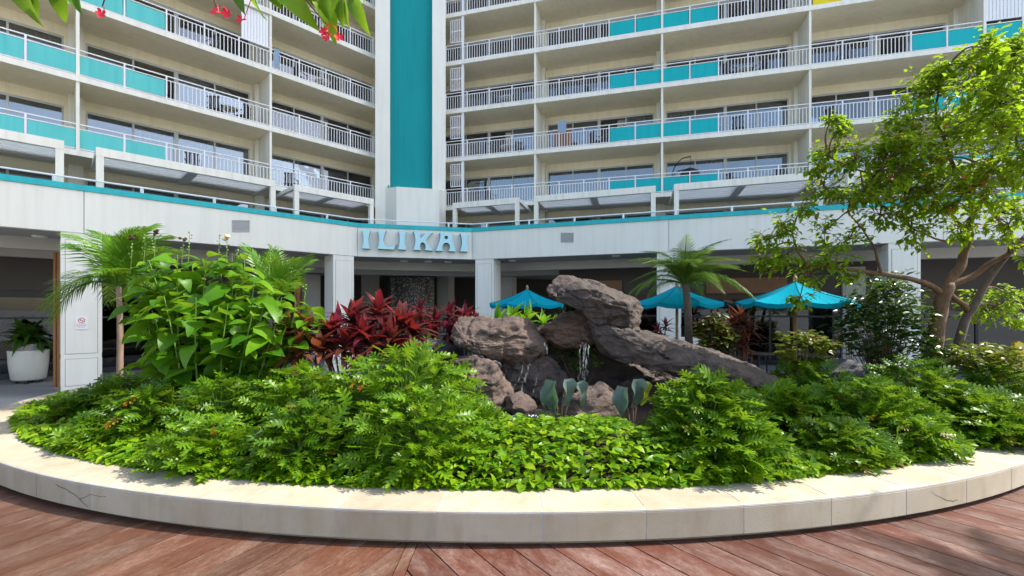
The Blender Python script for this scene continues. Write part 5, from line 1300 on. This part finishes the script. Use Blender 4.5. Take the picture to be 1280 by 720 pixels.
# ------------------------------------------------------------------ things on the balconies
def at(W, u, v, k): p = W(u, v, SLAB0+ST*k); return (p.x, p.y, p.z)
def ang_of(W): d = W(1, 0, 0)-W(0, 0, 0); return math.atan2(d.y, d.x)
aL, aR = ang_of(WLf), ang_of(WRf)
BC = [(WRf, aR, -2.4, .8, 1, 2.6, 'dark balcony chair nearest the tower, one floor above the name letters\' terrace'), (WRf, aR, -1.0, .8, 1, .5, 'dark balcony chair by the fin left of the hanging blue towel'), (WRf, aR, -2.2, .8, 2, 1.0, 'dark balcony chair beside the tower, two floors below the top'), (WRf, aR, -1.1, .7, 2, 3.6, 'balcony chair with a brown seat beside the tower balcony fin'),
      (WRf, aR, 2.9, .8, 1, 2.2, 'dark balcony chair right of the brown folding screen'), (WRf, aR, 1.2, .8, 2, 2.8, 'dark balcony chair on the floor above the hanging blue towel'), (WRf, aR, 2.6, .9, 2, .9, 'second dark chair on the floor above the blue towel'), (WRf, aR, 9.0, .7, 2, 2.2, 'dark balcony chair beside the teal panels above the date palm'), (WRf, aR, 10.3, .8, 2, 3.8, 'second dark chair beside the teal panels above the date palm'),
      (WRf, aR, 9.4, .8, 1, 2.8, 'thin dark balcony chair one floor below the pair above the date palm'), (WRf, aR, 9.2, .8, 0, 2.0, 'dark balcony chair right of the curved black lamp'), (WRf, aR, 13.2, .8, 1, 2.0, 'dark balcony chair just above the top left twigs of the green tree'),
      (WLf, aL, 4.2, .8, 1, 2.5, 'dark balcony chair on the paler-panelled wing, beside the last teal panel'), (WLf, aL, 5.2, .8, 1, 3.8, 'dark balcony chair left of the fin on the paler-panelled wing'), (WLf, aL, 3.4, .8, 0, 2.8, 'dark balcony chair above the long terrace pergola'), (WLf, aL, 7.6, .8, 2, 2.0, 'dark balcony chair behind balusters near the tower, upper floor'), (WLf, aL, 9.4, .8, 1, 3.3, 'dark balcony chair behind balusters near the tower, middle floor')]
for W_, a_, u, v, k, rz, lb in BC: chair(at(W_, u, v, k), a_+rz, lb, 'balcony_chair', .95, 'dark')
FL = ['lowest', 'second', 'third', 'fourth']
for W_, a_, u, k, rz, near in ((WLf, aL, 7.2, 0, 2.4, 'just past the fin'), (WLf, aL, 10.2, 0, 3.6, 'close to the tower'), (WLf, aL, 3.0, 3, 2.5, 'right of the teal panels'), (WLf, aL, 8.2, 3, 3.1, 'near the tower'), (WLf, aL, 4.1, 2, 3.5, 'by the slatted screen'), (WRf, aR, -2.9, 3, 2.2, 'next to the tower'), (WRf, aR, .9, 3, 3.3, 'just past the first fin'), (WRf, aR, 2.2, 3, 2.6, 'left of the first teal panels'), (WRf, aR, 9.6, 3, 2.2, 'right of the teal panels'), (WRf, aR, 10.8, 3, 3.9, 'beside the yellow towel'), (WRf, aR, 13.6, 2, 2.9, 'under the yellow towel'), (WRf, aR, 10.9, 0, 3.6, 'beyond the arc lamp'), (WRf, aR, -2.6, 0, 2.7, 'next to the tower')):
    chair(at(W_, u, .8, k), a_+rz, 'dark chair on the %s balcony of the %s wing, %s' % (FL[k], 'paler-panelled' if W_ is WLf else 'deep-teal', near), 'balcony_chair', .95, 'dark', 'plain dark balcony chairs')
def balcony_table(W_, u, v, k, label):
    p = at(W_, u, v, k); root = thing('balcony_table', label, 'table', p)
    MB().lathe((p[0], p[1], p[2]+.66), [(.36, 0), (.38, .02), (.36, .04)], 18).build('table_top', M['plastic_white'], root)
    for i in range(3): t = i*2.1; MB().tube([(p[0]+.28*math.cos(t), p[1]+.28*math.sin(t), p[2]), (p[0]+.05*math.cos(t), p[1]+.05*math.sin(t), p[2]+.66)], .014, 5).build('leg', M['dark'], root)
balcony_table(WRf, -1.7, .8, 2, 'small white balcony table between two chairs beside the tower'); balcony_table(WRf, -1.75, .9, 1, 'small white balcony table one floor above the letters, by the tower'); balcony_table(WLf, 8.7, .8, 2, 'round white balcony table near the tower on the paler-panelled wing'); balcony_table(WRf, 9.7, 1.0, 2, 'small white balcony table between the two dark chairs above the palm'); balcony_table(WLf, 4.7, .9, 1, 'small white balcony table left of the fin on the paler-panelled wing')
def towel(W_, u0, u1, k, label, mat, z0=.35, z1=.97):
    zs = SLAB0+ST*k; mb = MB(); n = 8
    for i in range(n+1):
        u = u0+(u1-u0)*i/n; b = .012*math.sin(i*1.7)
        mb.v += [W_(u, -.05+b, zs+z0), W_(u, -.04, zs+z1), W_(u, .04, zs+z1), W_(u, .05+b, zs+z0+.1)]
    for i in range(n):
        for j in range(3): q = i*4+j; mb.f.append((q, q+4, q+5, q+1))
    o = mb.build('towel', M[mat], None, True); tag(o, label, 'towel')
zs = SLAB0+ST
sc = thing('folding_screen', 'brown wooden folding screen on the balcony behind the blue towel', 'screen', at(WRf, 1.1, .9, 1))
for i in range(3): MB().box(.75+i*.32, 1.06+i*.32, .75+.08*(i % 2), .79+.08*(i % 2), zs, zs+1.30, WRf).build('panel', M['orange_wood'], sc)
towel(WRf, 1.15, 1.55, 1, 'pale blue towel hanging above the railing over the brown screen', 'blue_cloth', .78, 1.36)
towel(WRf, 12.15, 13.2, 3, 'bright yellow towel on the top balcony railing', 'yellow_cloth', .0, .97)
towel(WLf, 6.2, 6.42, 2, 'blue and green towel on the railing near the slatted screen', 'blue_cloth', .2, .97)
p = at(WRf, 6.9, .9, 0); lp = thing('arc_lamp', 'tall black curved lamp over a round chair on the lowest teal balcony', 'lamp', p)
MB().tube(curve_pts([WRf(6.5, .9, SLAB0), WRf(6.55, .9, SLAB0+1.2), WRf(6.9, .85, SLAB0+1.75), WRf(7.35, .8, SLAB0+1.86)], 6), .025, 6).build('arm', M['dark'], lp)
MB().tube([WRf(7.35, .8, SLAB0+1.86), WRf(7.35, .8, SLAB0+1.3)], .01, 5).build('chain', M['dark'], lp)
q = WRf(7.3, .8, SLAB0+.25); MB().lathe((q.x, q.y, q.z), [(.12, 0), (.42, .2), (.50, .55), (.40, .9), (.12, 1.05)], 16).build('basket_seat', M['dark'], lp, True)
